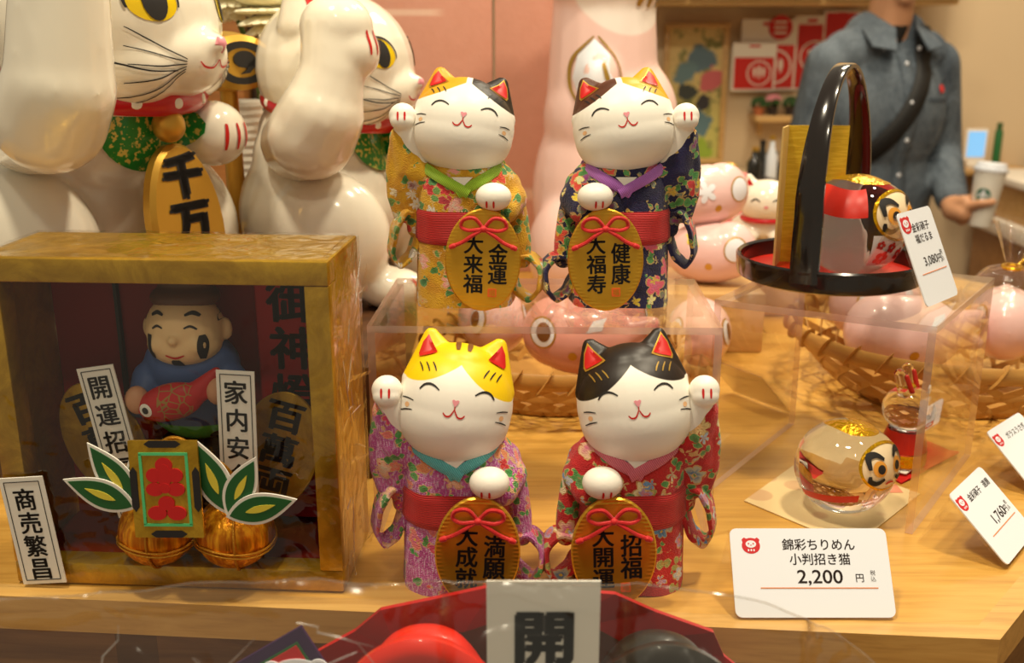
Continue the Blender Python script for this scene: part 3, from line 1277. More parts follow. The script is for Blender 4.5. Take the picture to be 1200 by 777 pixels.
# gathered folds where the film is tucked at the right side
for k in range(7):
    z0 = .02 + .027 * k
    a = Vector((BW / 2 + .003, .006 + .008 * (k % 3), z0))
    b = Vector((BW / 2 + .007, BD * .9, z0 + .03 * (1 if k % 2 else -.4)))
    wr.grid(lambda u, v: tuple(a.lerp(b, u) + Vector((.0045 * v * math.sin(PI * u), .001 * v, .004 * v))), 8, 4)
rnd = random.Random(11)
for k in range(12):
    y0, z0 = rnd.uniform(.004, BD * .6), rnd.uniform(.02, BH - .03)
    dy, dz = rnd.uniform(-.02, .03), rnd.uniform(-.05, .05)
    pts = [(BW / 2 + .0042, min(max(y0 + dy * i / 4, .002), BD), min(max(z0 + dz * i / 4, .004), BH)) for i in range(5)]
    MB().tube(pts, [.00012, .0004, .0005, .0004, .00012], 4).build('film_crease', M['crease'], box)
wr.build('film_wrap', M['film_crisp'], box, angle=None, recalc=False)

IN = fw   # inner floor height
GR = 'ornaments in the gold box'


# --- clay lucky god with a red sea bream
def place(o, p):
    o.location = bx(*p)
    return o


eb = thing('clay_god_figurine', 'bearded clay figurine in a tall hat hugging a red fish', 'figurine', bx(.002, .046, .0785), bx_rot, None, 1.16)
pd = MB().box((0, 0, -.0320), (.05, .034, .064), .002)
tag(pd.build('figurine_stand', M['black'], None, bx(.002, .046, .0785), (0, 0, bx_rot)), 'black block standing behind the gold balls in the box', 'stand')
mb = MB()
mb.ell((0, .002, .024), (.0275, .018, .024))
mb.ell((0, .001, .042), (.026, .017, .020))
mb.cap((-.022, -.004, .036), (-.024, -.014, .024), .009, .007)
mb.cap((.022, -.004, .036), (.024, -.014, .024), .009, .007)
me = mb.blob(.0013, 6)


def robe_col(nb):
    x, y, z = nb.xyz(nb.P())
    c = nb.mix(nb.smooth(z, .012, .0128), srgb((90, 190, 84)), srgb((70, 96, 150)))
    v = nb.n('ShaderNodeTexVoronoi')
    nb.put(v.inputs['Vector'], nb.P(loc=(.004, 0, .002)))
    v.inputs['Scale'].default_value = 62
    d = S(nb, v.outputs['Distance']) / 62
    return nb.mix(nb.both(d < .0048, z < .0122), c, srgb((18, 26, 40)))


finish('robe', me, mat('clay_robe', robe_col, .5), eb, angle=None)
mb = MB()
mb.ell((0, -.004, .064), (.0205, .0175, .0190))
mb.ell((0, -.006, .0565), (.0195, .0160, .0120))
mb.ell((0, -.0215, .0620), (.0030, .0035, .0028))
for s in (-1, 1):
    mb.ell((s * .0205, -.001, .063), (.0035, .003, .0062))
    mb.ell((s * .009, -.0165, .0585), (.0065, .005, .0055))
me = mb.blob(.0010, 4)
hb = bvh_of(me)
hd = finish('head', me, mat('clay_skin', srgb((240, 204, 150)), .5), eb, angle=None)
for s in (-1, 1):
    w = MB(); stroke(w, hb, [(s * .0115, .0672), (s * .0085, .0690), (s * .0055, .0680)], .0012, .0003); w.build('eye', M['ink'], hd)
    w = MB(); stroke(w, hb, [(s * .0125, .0735), (s * .009, .0752), (s * .0055, .0742)], .0018, .0003); w.build('eyebrow', M['ink'], hd)
    w = MB(); stroke(w, hb, [(s * .0135, .0640), (s * .0138, .0575), (s * .0125, .0510)], .0042, .0003); w.build('sideburn', M['ink'], hd)
    w = MB(); stroke(w, hb, [(s * .0190, .078), (s * .0196, .0735), (s * .0198, .069)], .0030, .0003); w.build('temple_hair', M['ink'], hd)
w = MB(); stroke(w, hb, [(-.0048, .0540), (0, .0525), (.0048, .0540)], .0012, .0003); w.build('mouth', M['red_paint'], hd)
w = MB(); stroke(w, hb, [(0, .0512), (0, .0482), (0, .0450)], .0060, .0003); w.build('beard', M['ink'], hd)
mb = MB()
mb.ell((0, .000, .080), (.0185, .0155, .0075))
mb.ell((0, .002, .089), (.0150, .0115, .0085))
me = mb.blob(.0012, 5)
finish('hat', me, mat('brown_clay_hat', srgb((96, 60, 36)), .5), eb, angle=None)
fi = MB()
fi.ell((-.003, -.0245, .030), (.0185, .0065, .0100), Matrix.Rotation(-.28, 4, 'Y'))
fi.cap((.010, -.0235, .035), (.021, -.0215, .046), .0060, .0025)
fi.cap((.010, -.0235, .034), (.024, -.0215, .037), .0050, .0022)
me = fi.blob(.0010, 4)


def scale_col(nb):
    v = nb.n('ShaderNodeTexVoronoi', feature='DISTANCE_TO_EDGE')
    nb.put(v.inputs['Vector'], nb.P())
    v.inputs['Scale'].default_value = 190
    x, y, z = nb.xyz(nb.P())
    return nb.mix(nb.both(S(nb, v.outputs['Distance']) < .05, abs(x - .001) < .009), srgb((186, 24, 26)), srgb((150, 120, 50)))


fb = bvh_of(me)
fo = finish('fish', me, mat('red_clay_fish', scale_col, .4), eb, angle=None)
for r_, mm, off in ((.0036, M['paper_white'], .0003), (.0018, M['ink'], .0005)):
    w = MB(); patch(w, fb, oval(-.0145, .0268, r_, r_, 16), off, 3); w.build('fish_eye', mm, fo)
for s, z in ((-1, .030), (1, .036)):
    MB().ell((s * .0215, -.0225, z), (.0062, .0058, .0075)).build('hand', M['skin'], eb)
# --- red lantern board with writing behind
lb = thing('lantern_board', 'red lantern board with black brush writing at the back of the box', 'board', bx(.058, .068, IN), bx_rot)
MB().prism(rrect(.040, .165, .006, cz=.0845), -.003, .003, bevel=.001).build('board', M['red_card'], lb)
w = MB()
column(w, '御神燈', .031, .003, .166, -.0034, 1.0, .03, 0, 1.05, .95)
w.box((.003, -.0034, .066), (.034, .0004, .004))
w.build('lettering', M['ink'], lb, smooth=False)

# --- two gold thread balls with cords
M['thread'] = mat('gold_silk_thread', lambda nb: nb.mix(nb.smooth(nb.noise(nb.P(scale=(1, 1, .16)), 330.0, 2.0), .35, .65), srgb((190, 104, 10)), srgb((236, 160, 30))),
                  .30, metal=.62, bump=lambda nb: nb.bump(nb.noise(nb.P(scale=(1, 1, .12)), 420.0, 2.0), .7, .0012))
for i, (x, lab) in enumerate(((-.0120, 'gold thread ball on the left under the crest plaque'), (.0355, 'gold thread ball on the right beneath the leaf sprig'))):
    t = thing('thread_ball', lab, 'ornament ball', bx(x, .006, IN + .0222), bx_rot + .2 * i, GR)

    def ballr(u, v):
        a, b = 2 * PI * u, PI * v
        r = .0232 * (1 - .12 * math.exp(-((b) / .30) ** 2)) * (1 + .012 * math.cos(10 * a) * math.sin(b))
        return (r * math.sin(b) * math.cos(a), r * math.sin(b) * math.sin(a), -.0222 * math.cos(b))
    MB().grid(ballr, 60, 30, wrapu=True).build('ball', M['thread'], t, angle=None)
    c = MB()
    c.tube([(.0238 * math.cos(a), .0238 * math.sin(a), -.004 + .002 * math.sin(2 * a)) for a in [2 * PI * k / 40 for k in range(40)]], .0007, 6, True)
    c.tube([(.0238 * math.cos(a), .0238 * math.sin(a), -.0062 + .002 * math.sin(2 * a)) for a in [2 * PI * k / 40 for k in range(40)]], .0007, 6, True)
    c.tube([(.002, .0238 * math.cos(a), .0232 * math.sin(a)) for a in [2 * PI * k / 40 for k in range(40)]], .0008, 6, True)
    c.build('cord', M['gold_cord'], t)
    # small gold knot on top
    MB().cap((0, 0, .019), (0, 0, .030), .006, .003).build('top_knot', M['thread'], t)
t = thing('gold_cord_bow', 'twisted gold and red cord looped above the two thread balls', 'cord', bx(.008, .000, .084), bx_rot)
for k, (w_, h_, yy) in enumerate(((.034, .010, 0), (.030, .007, -.004), (.024, .014, .003))):
    pts = spline([(-w_ * 1.0, yy, -.006 - .004 * k), (-w_ * .5, yy - .003, h_ * .6), (0, yy - .004, h_), (w_ * .6, yy - .003, h_ * .3), (w_ * .9, yy, -.010), (w_ * .7, yy + .002, -.026)], 8)
    MB().tube(pts, .0012, 8).build('strand', M['gold_cord'], t)
MB().tube(spline([(-.006, -.001, -.02), (0, -.003, -.002), (.016, -.003, .002), (.024, 0, -.014), (.022, .002, -.03)], 8), .0014, 8).build('strand', M['red_cord'], t)

# --- crest plaque in front
pl = thing('crest_plaque', 'gold plaque with red plum crest framed in green and black', 'plaque', bx(.0060, -.0195, .0440), bx_rot)
pl.rotation_euler = (math.radians(-6), math.radians(-1.5), bx_rot)
MB().prism(rrect(.0405, .0580, .0006, cz=.029), -.0008, .0008).build('plate', M['goldleaf'], pl, smooth=False)
w = MB()
for (cx, cz, ww, hh) in ((0, .0560, .0215, .0042), (0, .0022, .0215, .0042), (-.0183, .029, .0042, .0270), (.0183, .029, .0042, .0270)):
    if ww > hh:
        w.prism([(cx - ww / 2, cz), (cx - ww / 2 + .003, cz + hh / 2), (cx + ww / 2 - .003, cz + hh / 2), (cx + ww / 2, cz), (cx + ww / 2 - .003, cz - hh / 2), (cx - ww / 2 + .003, cz - hh / 2)], -.0012, -.0008)
    else:
        w.prism([(cx, cz - hh / 2), (cx + ww / 2, cz - hh / 2 + .003), (cx + ww / 2, cz + hh / 2 - .003), (cx, cz + hh / 2), (cx - ww / 2, cz + hh / 2 - .003), (cx - ww / 2, cz - hh / 2 + .003)], -.0012, -.0008)
w.build('black_border', M['black'], pl, smooth=False)
w = MB()
for (cx, cz, ww, hh) in ((0, .0502, .0285, .0016), (0, .0078, .0285, .0016), (-.0135, .029, .0016, .0424), (.0135, .029, .0016, .0424)):
    w.box((cx, -.0011, cz), (ww, .0006, hh))
w.build('green_border', M['green_line'], pl, smooth=False)
w = MB()
for (cx, cz, rx, rz_) in ((0, .0435, .0050, .0045), (-.0062, .0375, .0046, .0042), (.0062, .0375, .0046, .0042), (0, .0372, .0040, .0070), (-.0062, .0292, .0052, .0040), (.0062, .0292, .0052, .0040),
                          (0, .0210, .0048, .0042), (-.0058, .0150, .0056, .0042), (.0058, .0150, .0056, .0042), (0, .0300, .0030, .0030)):
    w.prism(oval(cx, cz, rx, rz_, 24), -.0014 - .00005 * len(w.v) / 48, -.0008)
w.build('red_crest', M['red_card'], pl, smooth=False)

# --- leaf sprigs, each three white-edged leaves
def leaf_shape(L, W, n=16):
    up = [(W * math.sin(PI * (i / n) ** .85), L * i / n) for i in range(n + 1)]
    return up + [(-x, z) for x, z in up[-2:0:-1]]


def sprig(p, angs, lab, mirror=1):
    t = thing('leaf_sprig', lab, 'leaf sprig', bx(*p), bx_rot, 'paper leaf sprigs')
    for i, (a, L) in enumerate(angs):
        Mx = Matrix.Rotation(math.radians(a), 4, 'Y')
        y = -.0016 * i
        lf = MB().prism(leaf_shape(L, L * .215), y - .0006, y + .0004, M=Mx).build('leaf', M['paper_white'], t, smooth=False)
        ins = [(x * .80, z * .88 + L * .055) for x, z in leaf_shape(L, L * .215)]
        MB().prism(ins, y - .0009, y - .0006, M=Mx).build('green_blade', M['leaf'], lf, smooth=False)
        mid = [(x * .16, z * .42 + L * .28) for x, z in leaf_shape(L, L * .3)]
        MB().prism(mid, y - .0012, y - .0009, M=Mx).build('yellow_vein', M['leaf_yellow'], lf, smooth=False)
    return t


sprig((-.0150, -.010, .0590), ((8, .041), (-33, .047), (-68, .045)), 'paper leaf sprig left of the crest plaque')
sprig((.0385, -.012, .0560), ((-18, .048), (28, .042), (74, .044)), 'paper leaf sprig right of the crest plaque')


# --- white paper slips with writing
def slip(p, w, h, tilt, text, lab, size, rx=0.0, pitch=1.0):
    t = thing('paper_slip', lab, 'paper slip', bx(*p), bx_rot, 'paper fortune slips')
    t.rotation_euler = (Matrix.Rotation(bx_rot, 4, 'Z') @ Matrix.Rotation(tilt, 4, 'Y') @ Matrix.Rotation(rx, 4, 'X')).to_euler()
    MB().prism([(-w / 2, 0), (w / 2, 0), (w / 2, h), (-w / 2, h)], -.0005, .0005).build('slip', M['paper_white'], t, smooth=False)
    b = MB()
    e = w * .10
    for (cx, cz, ww, hh) in ((0, h - e, w - 2 * e, .0004), (0, e, w - 2 * e, .0004), (-w / 2 + e, h / 2, .0004, h - 2 * e), (w / 2 - e, h / 2, .0004, h - 2 * e)):
        b.box((cx, -.0007, cz), (ww, .0003, hh))
    b.build('border', M['ink'], t, smooth=False)
    l = MB()
    column(l, text, size, 0, h - w * .24, -.0008, pitch, .022, 0, .95, 1.0)
    l.build('lettering', M['ink'], t, smooth=False)
    return t


slip((-.0285, .014, .040), .0225, .097, math.radians(-9), '開運招福', 'white paper slip leaning left behind the plaque, second from the left', .0152, 0, 1.14)
slip((.0390, .008, .040), .0225, .097, math.radians(2), '家内安全', 'white paper slip standing to the right of the crest plaque', .0152, 0, 1.14)
t = slip((-.0815, -.0045, .0025), .0270, .0700, math.radians(-5), '商売繁昌', 'white paper slip leaning on the lower left front of the gold box', .0150, 0, 1.02)

# --- big koban coins, one each side
for (x, z, tl, lab) in ((-.0540, .080, -.34, 'large gold koban coin leaning left behind the paper slip'), (.0560, .076, .26, 'large gold koban coin leaning right beside the lantern board')):
    t = thing('koban_coin', lab, 'coin', bx(x, .036, z), bx_rot, 'koban coins in the box')
    t.rotation_euler = (Matrix.Rotation(bx_rot, 4, 'Z') @ Matrix.Rotation(tl, 4, 'Y')).to_euler()
    MB().prism(oval(0, 0, .0255, .0395, 48), -.001, .001, bevel=.0006).build('coin', M['goldleaf'], t, angle=30)
    l = MB()
    column(l, '百萬両', .0225, 0, .0345, -.0013, 1.0, .04, 0, 1.1, .95)
    l.build('lettering', M['ink'], t, smooth=False)
    # a stem that carries the coin
    MB().cap((0, .002, -.037), (0, .002, -.058), .0016, .0016, 8).build('stem', M['gold_paint'], t)

# ------------------------------------------------------------------ two large white beckoning cats
M['collar_red'] = mat('glossy_red_collar', srgb((196, 20, 34)), .3, coat=.4)


def big_cat(loc, rz, sc, label, text, turn=0.0, lift=0.0, bk=0.0, af=0.0, ak=1.0):
    """faces -y, right arm (picture left when frontal) raised; about .34 tall at scale 1"""
    root = thing('large_beckoning_cat', label, 'cat figurine', loc, rz, 'large white beckoning cats', sc)
    mb = MB()
    mb.ell((0, .012 + bk, .078), (.088, .078, .082))                     # belly
    mb.ell((0, .012 + bk * .6, .130), (.070, .062, .060))                     # chest
    for s in (-1, 1):
        mb.ell((s * .066, -.022 + bk, .066), (.040, .062, .062))         # haunch
        mb.ell((s * .052, -.078 + bk, .018), (.026, .036, .020))         # foot
    mb.cap((0, .012, .150), (0, 0, .185), .058, .050)               # neck
    mb.cap((.060, .0, .145), (.062, -.055 + bk, .140), .030, .024)       # left arm comes forward
    mb.ell((.054, -.086 + bk, .140), (.026, .024, .024))
    me = mb.blob(.0034, 9)
    for v in me.vertices:
        v.co.z = max(v.co.z, 0)
    bb = bvh_of(me)
    body = finish('body', me, M['white_ceramic'], root, angle=None)
    # raised right arm
    ar = MB()
    ar.chain([(-.066, .000 - af * .1, .152), (-.100, -.028 - af * .9, .162), (-.104, -.040 - af, .180)], [.036 * ak, .039 * ak, .037 * ak])
    ar.chain([(-.104, -.040 - af, .180), (-.100, -.050 - af, .215 + lift * .5), (-.094, -.050 - af, .248 + lift)], [.036 * ak, .0285 * ak, .0275 * ak])
    ar.ell((-.092, -.052 - af, .252 + lift), (.029 * ak, .032 * ak, .028))
    ar.ell((-.090, -.066 - af, .232 + lift), (.027, .022, .025))
    me = ar.blob(.0030, 9)
    ab = bvh_of(me)
    ao = finish('raised_arm', me, M['white_ceramic'], root, angle=None)
    for k in (-1, 0, 1):
        w = MB(); stroke(w, ab, [(-.090 + k * .010, .250 + lift), (-.090 + k * .010, .240 + lift), (-.090 + k * .010, .230 + lift)], .003, .0006); w.build('claw_mark', M['red_paint'], ao)
    # head
    hm = MB()
    hm.ell((0, -.006, .232), (.082, .074, .070))
    hm.ell((0, -.058, .212), (.040, .030, .028))
    hm.ell((0, -.084, .219), (.010, .010, .008))
    for s in (-1, 1):
        hm.ell((s * .030, -.040, .205), (.034, .034, .026))
        hm.cap((s * .044, .0, .280), (s * .056, .002, .322), .026, .005)
        hm.cap((s * .058, .002, .270), (s * .060, .003, .318), .020, .005)
    hme = hm.blob(.0028, 7)
    hb_ = bvh_of(hme)
    hd_ = finish('head', hme, M['white_ceramic'], root, angle=None)
    hd_.rotation_euler = (0, 0, turn)
    hd_.location = (0, -.004, -.016)
    for s in (-1, 1):
        for nm, mm, k, off in (('eye', M['eye_yellow'], 1.0, .0006), ('pupil', M['ink'], .62, .0012)):
            w = MB()
            patch(w, hb_, [(s * (.040 + dx * k), .2445 + dz * k) for dx, dz in [(.0155 * math.cos(a), .0145 * math.sin(a) * (1 if math.sin(a) > 0 else .8)) for a in [2 * PI * q / 28 for q in range(28)]]] if nm == 'eye'
                  else oval(s * .0392, .2455, .0078, .0122, 20), off, 5)
            w.build(nm, mm, hd_)
        w = MB(); stroke(w, hb_, [(s * (.040 + .0162 * math.cos(a)), .2445 + .0152 * math.sin(a) * (1 if math.sin(a) > 0 else .8)) for a in [-.3 + 3.7 * q / 12 for q in range(13)]], .0022, .0012, n=4)
        w.build('eyelid', M['ink'], hd_)
        w = MB(); stroke(w, hb_, [(s * .062, .265), (s * .073, .250), (s * .0755, .232), (s * .068, .214), (s * .052, .204), (s * .030, .203)], .0012, .0008, n=8)
        w.build('cheek_line', M['ink'], hd_)
        for k in range(6):
            z1 = .2100 - .0015 * k
            w = MB(); stroke(w, hb_, [(s * .026, z1), (s * .042, z1 + .010 - .0056 * k), (s * .058, z1 + .020 - .0098 * k)], .0009, .0008)
            w.build('whisker', M['ink'], hd_)
        tri = [(s * .0560, .312), (s * .0440, .288), (s * .0520, .281), (s * .0660, .280), (s * .0655, .298)]
        w = MB(); patch(w, hb_, tri, .0006, 5); w.build('inner_ear', M['red_paint'], hd_)
    w = MB(); patch(w, hb_, [(0, .2130), (-.007, .2190), (-.004, .2235), (.004, .2235), (.007, .2190)], .0006, 3); w.build('nose', M['pink_paint'], hd_)
    w = MB()
    for s in (-1, 1):
        stroke(w, hb_, [(0, .2095), (s * .005, .2045), (s * .013, .2050), (s * .0175, .2085)], .0014, .0008)
    w.build('mouth', M['red_paint'], hd_)
    # collar with white dots
    c = MB()
    ring = []
    for k in range(48):
        a = 2 * PI * k / 48
        ring.append((.066 * math.cos(a), -.004 + .060 * math.sin(a), .178 + .013 * math.sin(a)))
    c.tube(ring, 1.0, 10, True, flat=(.0055, .0085))
    co = c.build('collar', M['collar_red'], root)
    for k in range(14):
        a = 2 * PI * (k + .5) / 14
        d = Vector((math.cos(a), math.sin(a) * .95, .1)).normalized()
        p = Vector((.0705 * math.cos(a), -.004 + .0645 * math.sin(a), .1785 + .013 * math.sin(a)))
        q = d.to_track_quat('Z', 'Y').to_matrix().to_4x4()
        MB().ell((0, 0, 0), (.0042, .0042, .0016), seg=14, rings=8, M=None).build('dot', M['paper_white'], co, p, q.to_euler())
    # bib
    bib = MB()
    out = [(.040 * math.cos(a) * (1 if math.sin(a) > -.2 else 1), .140 + (.034 if math.sin(a) < 0 else .026) * math.sin(a)) for a in [2 * PI * q / 36 for q in range(36)]]
    patch(bib, bb, [(min(x * .92 - .002, .036), z + .014 if z < .140 else .154 + (z - .140) * .3) for x, z in out], .0030, 8)
    bib.build('bib', M['glitter_green'], root)
    MB().ell((0, -.0735 + bk * .4, .150), (.0115, .0105, .0115)).build('bell', M['gold_paint'], root)
    # koban on the belly
    ko = MB().prism(oval(0, 0, .034, .058, 40), -.006, .006, bevel=.003).build('koban', M['gold_paint'], root, (.004, -.100 + bk, .080), (-.14, 0, 0), angle=40)
    l = MB()
    column(l, text, .033, 0, .052, -.0066, 1.0, .085, 0, 1.15, .95)
    l.build('lettering', M['ink'], ko, smooth=False)
    for s in (-1, 1):
        for k in (-1, 0, 1):
            w = MB(); stroke(w, bb, [(s * .052 + k * .010, .030), (s * .052 + k * .011, .020), (s * .052 + k * .011, .010)], .003, .0008); w.build('claw_mark', M['red_paint'], body)
    for k in (-1, 0, 1):
        w = MB(); stroke(w, bb, [(.054 + k * .009, .148), (.054 + k * .010, .139), (.054 + k * .010, .130)], .0028, .0008); w.build('claw_mark', M['red_paint'], body)
    return root


big_cat((-.318, .815, PED), math.radians(64), 1.12, 'large glossy white beckoning cat at far left above the gold box', '千万両', math.radians(12), .100, .038, .040, .85)
big_cat((-.168, .955, PED), math.radians(76), .95, 'large white beckoning cat in profile behind the mustard kimono cat', '千万両')

# gold mallet held up behind the first big cat's muzzle
t = thing('gold_mallet', 'gold lucky mallet with black crest by the first big cat', 'mallet', at(266, 78, .95), math.radians(34), None, 1.4)
MB().lathe([(0, -.030), (.018, -.030), (.0235, -.026), (.0265, 0), (.0235, .026), (.018, .030), (0, .030)], 32, Matrix.Rotation(PI / 2, 4, 'X')).build('drum', M['gold_paint'], t, angle=35)
MB().lathe([(.0125, .0312), (.0182, .0312), (.0182, .0296), (.0125, .0296)], 32, Matrix.Rotation(PI / 2, 4, 'X'), closed=True).build('black_ring', M['ink'], t)
w = MB()
w.prism(oval(.001, .003, .0072, .0072, 24), .0, .0016, M=Matrix.Translation((0, -.0318, 0)))
w.prism([(.008, .004), (.0085, -.002), (.004, -.0085), (-.002, -.0095), (.002, -.006), (.003, -.001)], .0, .0016, M=Matrix.Translation((0, -.0318, 0)))
w.build('crest', M['ink'], t, smooth=False)
MB().cap((0, .0, -.026), (0, .0, -.195), .006, .0065, 12).build('handle', M['gold_paint'], t)
tag(MB().lathe([(0, 0), (.022, 0), (.022, .006), (.0085, .010), (.0085, .04), (.0068, .04), (.0068, .009), (0, .009)], 24).build('mallet_stand', M['black'], None, (t.location.x, t.location.y, PED)), 'small black stand under the gold mallet', 'stand')
t.location.z = PED + .009 + .2015 * 1.0
t.scale = (1.36, 1.36, 1.0)

# ribbed white column
P0 = at(278, 250, 1.09)
t = thing('ribbed_column', 'white ribbed column standing between the two large white cats', 'column', (P0.x + .004, 1.13, 0))
mb = MB()
prof = [(.0, 0), (.026, 0)]
nz = 62
Hc = at(278, 117, 1.13).z
for k in range(nz + 1):
    prof.append((.0225 + .0012 * (k % 2) - .002 * k / nz, .002 + (Hc - .004) * k / nz))
prof += [(.018, Hc), (0, Hc)]
mb.lathe(prof, 32)
mb.build('column', mat('ribbed_white_paper', srgb((232, 224, 208)), .6), t, angle=20)

# white chrysanthemums at the top edge
M['petal'] = mat('cream_petal', srgb((246, 240, 206)), .75)
M['stem'] = mat('green_stem', srgb((80, 110, 50)), .6)


def mum(p, r, lab, stem_to):
    t = thing('chrysanthemum', lab, 'flower', p, 0, 'white chrysanthemums')
    mb = MB()
    rnd = random.Random(int(p.x * 1e4))
    for ring in range(10):
        el = -1.2 + ring * .29
        n_ = max(6, int(26 * math.cos(el) + 3))
        for k in range(n_):
            a = 2 * PI * (k + .5 * (ring % 2)) / n_ + rnd.uniform(-.1, .1)
            d = Vector((math.cos(a) * math.cos(el), math.sin(a) * math.cos(el), math.sin(el)))
            L = r * rnd.uniform(.9, 1.06)
            q = d.to_track_quat('Z', 'Y').to_matrix().to_4x4()
            mb.ell((0, 0, 0), (r * .20, r * .07, L * .34), seg=7, rings=5)
            nvv = 7 * 4 + 2
            Mx = Matrix.Translation(d * (L * .66)) @ q
            for i in range(len(mb.v) - nvv, len(mb.v)):
                mb.v[i] = tuple(Mx @ Vector(mb.v[i]))
    mb.ell((0, 0, 0), r * .5, seg=12, rings=8)
    mb.build('petals', M['petal'], t)
    s0 = Vector((0, 0, -r * .4))
    s1 = Vector(stem_to) - Vector(p)
    MB().tube(spline([s0, s0.lerp(s1, .5) + Vector((.012, 0, 0)), s1], 8), .003, 8).build('stem', M['stem'], t)
    lf = MB()
    c0 = s0.lerp(s1, .25)
    lf.grid(lambda u, v: tuple(c0 + Vector((.05 * u, .012 * (v - .5) * math.sin(PI * u) * 2, .02 * u - .03 * u * u + .004 * abs(v - .5)))), 9, 5)
    lf.build('leaf', M['leaf_dark'], t)


vx = at(290, 100, 1.15)
t = thing('flower_vase', 'brown flower vase behind the two large white cats', 'vase', (vx.x - .005, 1.21, 0))
MB().lathe([(0, 0), (.04, 0), (.045, .04), (.04, .12), (.022, .19), (.024, .215), (.018, .215), (.016, .19), (.030, .12), (0, .02)], 28).build('vase', M['brown_wood'], t)
top = (vx.x - .005, 1.21, .19)
mum(at(328, 12, 1.05), .044, 'white chrysanthemum bloom hanging over the second big cat', top)
mum(at(380, -8, 1.08), .040, 'white chrysanthemum bloom behind the raised paw at top edge', top)
mum(at(270, -16, 1.08), .036, 'white chrysanthemum bloom beside the gold mallet at top edge', top)

# ------------------------------------------------------------------ price cards
def cat_logo(mb, cx, cz, r, y, white):
    """small round red cat-eared mark, white face left open"""
    pts = []
    for k in range(40):
        a = PI / 2 + 2 * PI * k / 40
        x, z = r * math.cos(a), r * .86 * math.sin(a)
        if .62 < abs(((a - PI / 2 + PI) % (2 * PI)) - PI) < .95:
            x, z = x * 1.22, z * 1.30
        pts.append((cx + x, cz + z))
    mb.prism(pts, y - .00012, y)
    white.prism(oval(cx, cz + r * .18, r * .58, r * .40, 20), y - .00024, y - .00012)
    for s in (-1, 1):
        mb.prism(oval(cx + s * r * .26, cz + r * .22, r * .08, r * .10, 8), y - .00034, y - .00024)
    mb.prism(oval(cx, cz + r * .06, r * .10, r * .05, 8), y - .00034, y - .00024)
    for k in range(3):
        white.prism(oval(cx + (k - 1) * r * .3, cz - r * .48, r * .09, r * .13, 8), y - .00024, y - .00012)


def price_card(Mx, w, h, lab, lines, price=None, tax=True, stand=None, rad=.004, rule=True, logo=(.13, .80), tsize=.13, psize=.17, dark=False, tx=.56):
    t = thing('price_card', lab, 'price card', (0, 0, 0), 0, 'white price cards')
    t.matrix_world = Mx
    card = MB().prism(rrect(w, h, rad, cx=w / 2, cz=h / 2), -.0010, -.0002).build('card', M['card_white'], t, smooth=False)
    lg, wh = MB(), MB()
    cat_logo(lg, w * logo[0], h * logo[1], h * .105, -.0010, wh)
    lo = lg.build('logo', M['logo_red'], t, smooth=False)
    wh.build('logo_face', M['card_white'], lo, smooth=False)
    tx_ = MB()
    z = h * .815
    for i, ln in enumerate(lines):
        write(tx_, ln, h * tsize * 1.08, w * tx, z - i * h * tsize * 1.28, -.00115, .012)
    if price:
        write(tx_, price, h * psize * 1.25, w * (tx - .01), h * .44, -.00115, .012, sx=1.12)
        write(tx_, '円', h * .105, w * .80, h * .435, -.00115, .01)
        column(tx_, '税込', h * .062, w * .885, h * .525, -.00115, 1.1)
    tx_.build('lettering', M['print_brown'], t, smooth=False)
    if rule:
        MB().box((w * .54, -.0011, h * .325), (w * .74, .0003, .0006)).build('rule', M['orange_line'], t, smooth=False)
    return t


def holder(t, Mx, w, h, foot):
    """clear bent-acrylic stand: back plate behind the card and a foot; foot given in world points offset"""
    Mi = Mx.inverted()
    mb = MB()
    mb.box((w / 2, .0008, h / 2), (w + .001, .0014, h))
    a, b = Mx @ Vector((0, .001, h * .96)), Mx @ Vector((w, .001, h * .96))
    c, d = [Vector((p.x, p.y, foot[2])) + Vector((foot[0], foot[1], 0)) for p in (a, b)]
    n = (b - a).cross(c - a).normalized() * .0014
    vs = [Mi @ p for p in (a, b, d, c, a + n, b + n, d + n, c + n)]
    mb.add(vs, [[0, 1, 2, 3], [7, 6, 5, 4], [0, 4, 5, 1], [1, 5, 6, 2], [2, 6, 7, 3], [3, 7, 4, 0]])
    mb.build('acrylic_stand', M['acrylic'], t, smooth=False)


# front card 2,200
p0, p1 = atz(862, 724, .0015), atz(1050, 724, .0015)
w0 = (p1 - p0).length
Mx = frame(p0, p1 - p0, Vector((0, .031, .041)))
c1 = price_card(Mx, w0, .0512, 'white price card reading 2,200 at the front of the table', ['錦彩ちりめん', '小判招き猫'], '2,200')
holder(c1, Mx, w0, .0505, (.004, .034, .001))
# card 1,760 turned to the right
p0, p1 = atz(1179, 664, .003), atz(1225, 607, .003)
tl = at(1092, 587, 1)  # direction only
w0 = .062
u = (p1 - p0).normalized()
back = Vector((-u.y, u.x, 0))
Mx = frame(p0, u, back * .040 + Vector((0, 0, .036)))
c2 = price_card(Mx, w0, .054, 'white price card reading 1,760 tilted at the right edge', ['金彩硝子　達磨'], '1,760', tsize=.098, psize=.14, tx=.60, logo=(.11, .82))
holder(c2, Mx, w0, .053, (back.x * .016, back.y * .016, .001))
# card at the right edge behind it
p0 = atz(1216, 580, .003)
u = Vector((.72, .69, 0)).normalized()
back = Vector((-u.y, u.x, 0))
Mx = frame(p0 + back * .002, u, back * .040 + Vector((0, 0, .036)))
c3 = price_card(Mx, w0, .054, 'white price card cut by the right edge, behind the 1,760 card', ['ガラスうさぎ'], None, tsize=.098, tx=.60, logo=(.11, .82))
holder(c3, Mx, w0, .053, (back.x * .016, back.y * .016, .001))
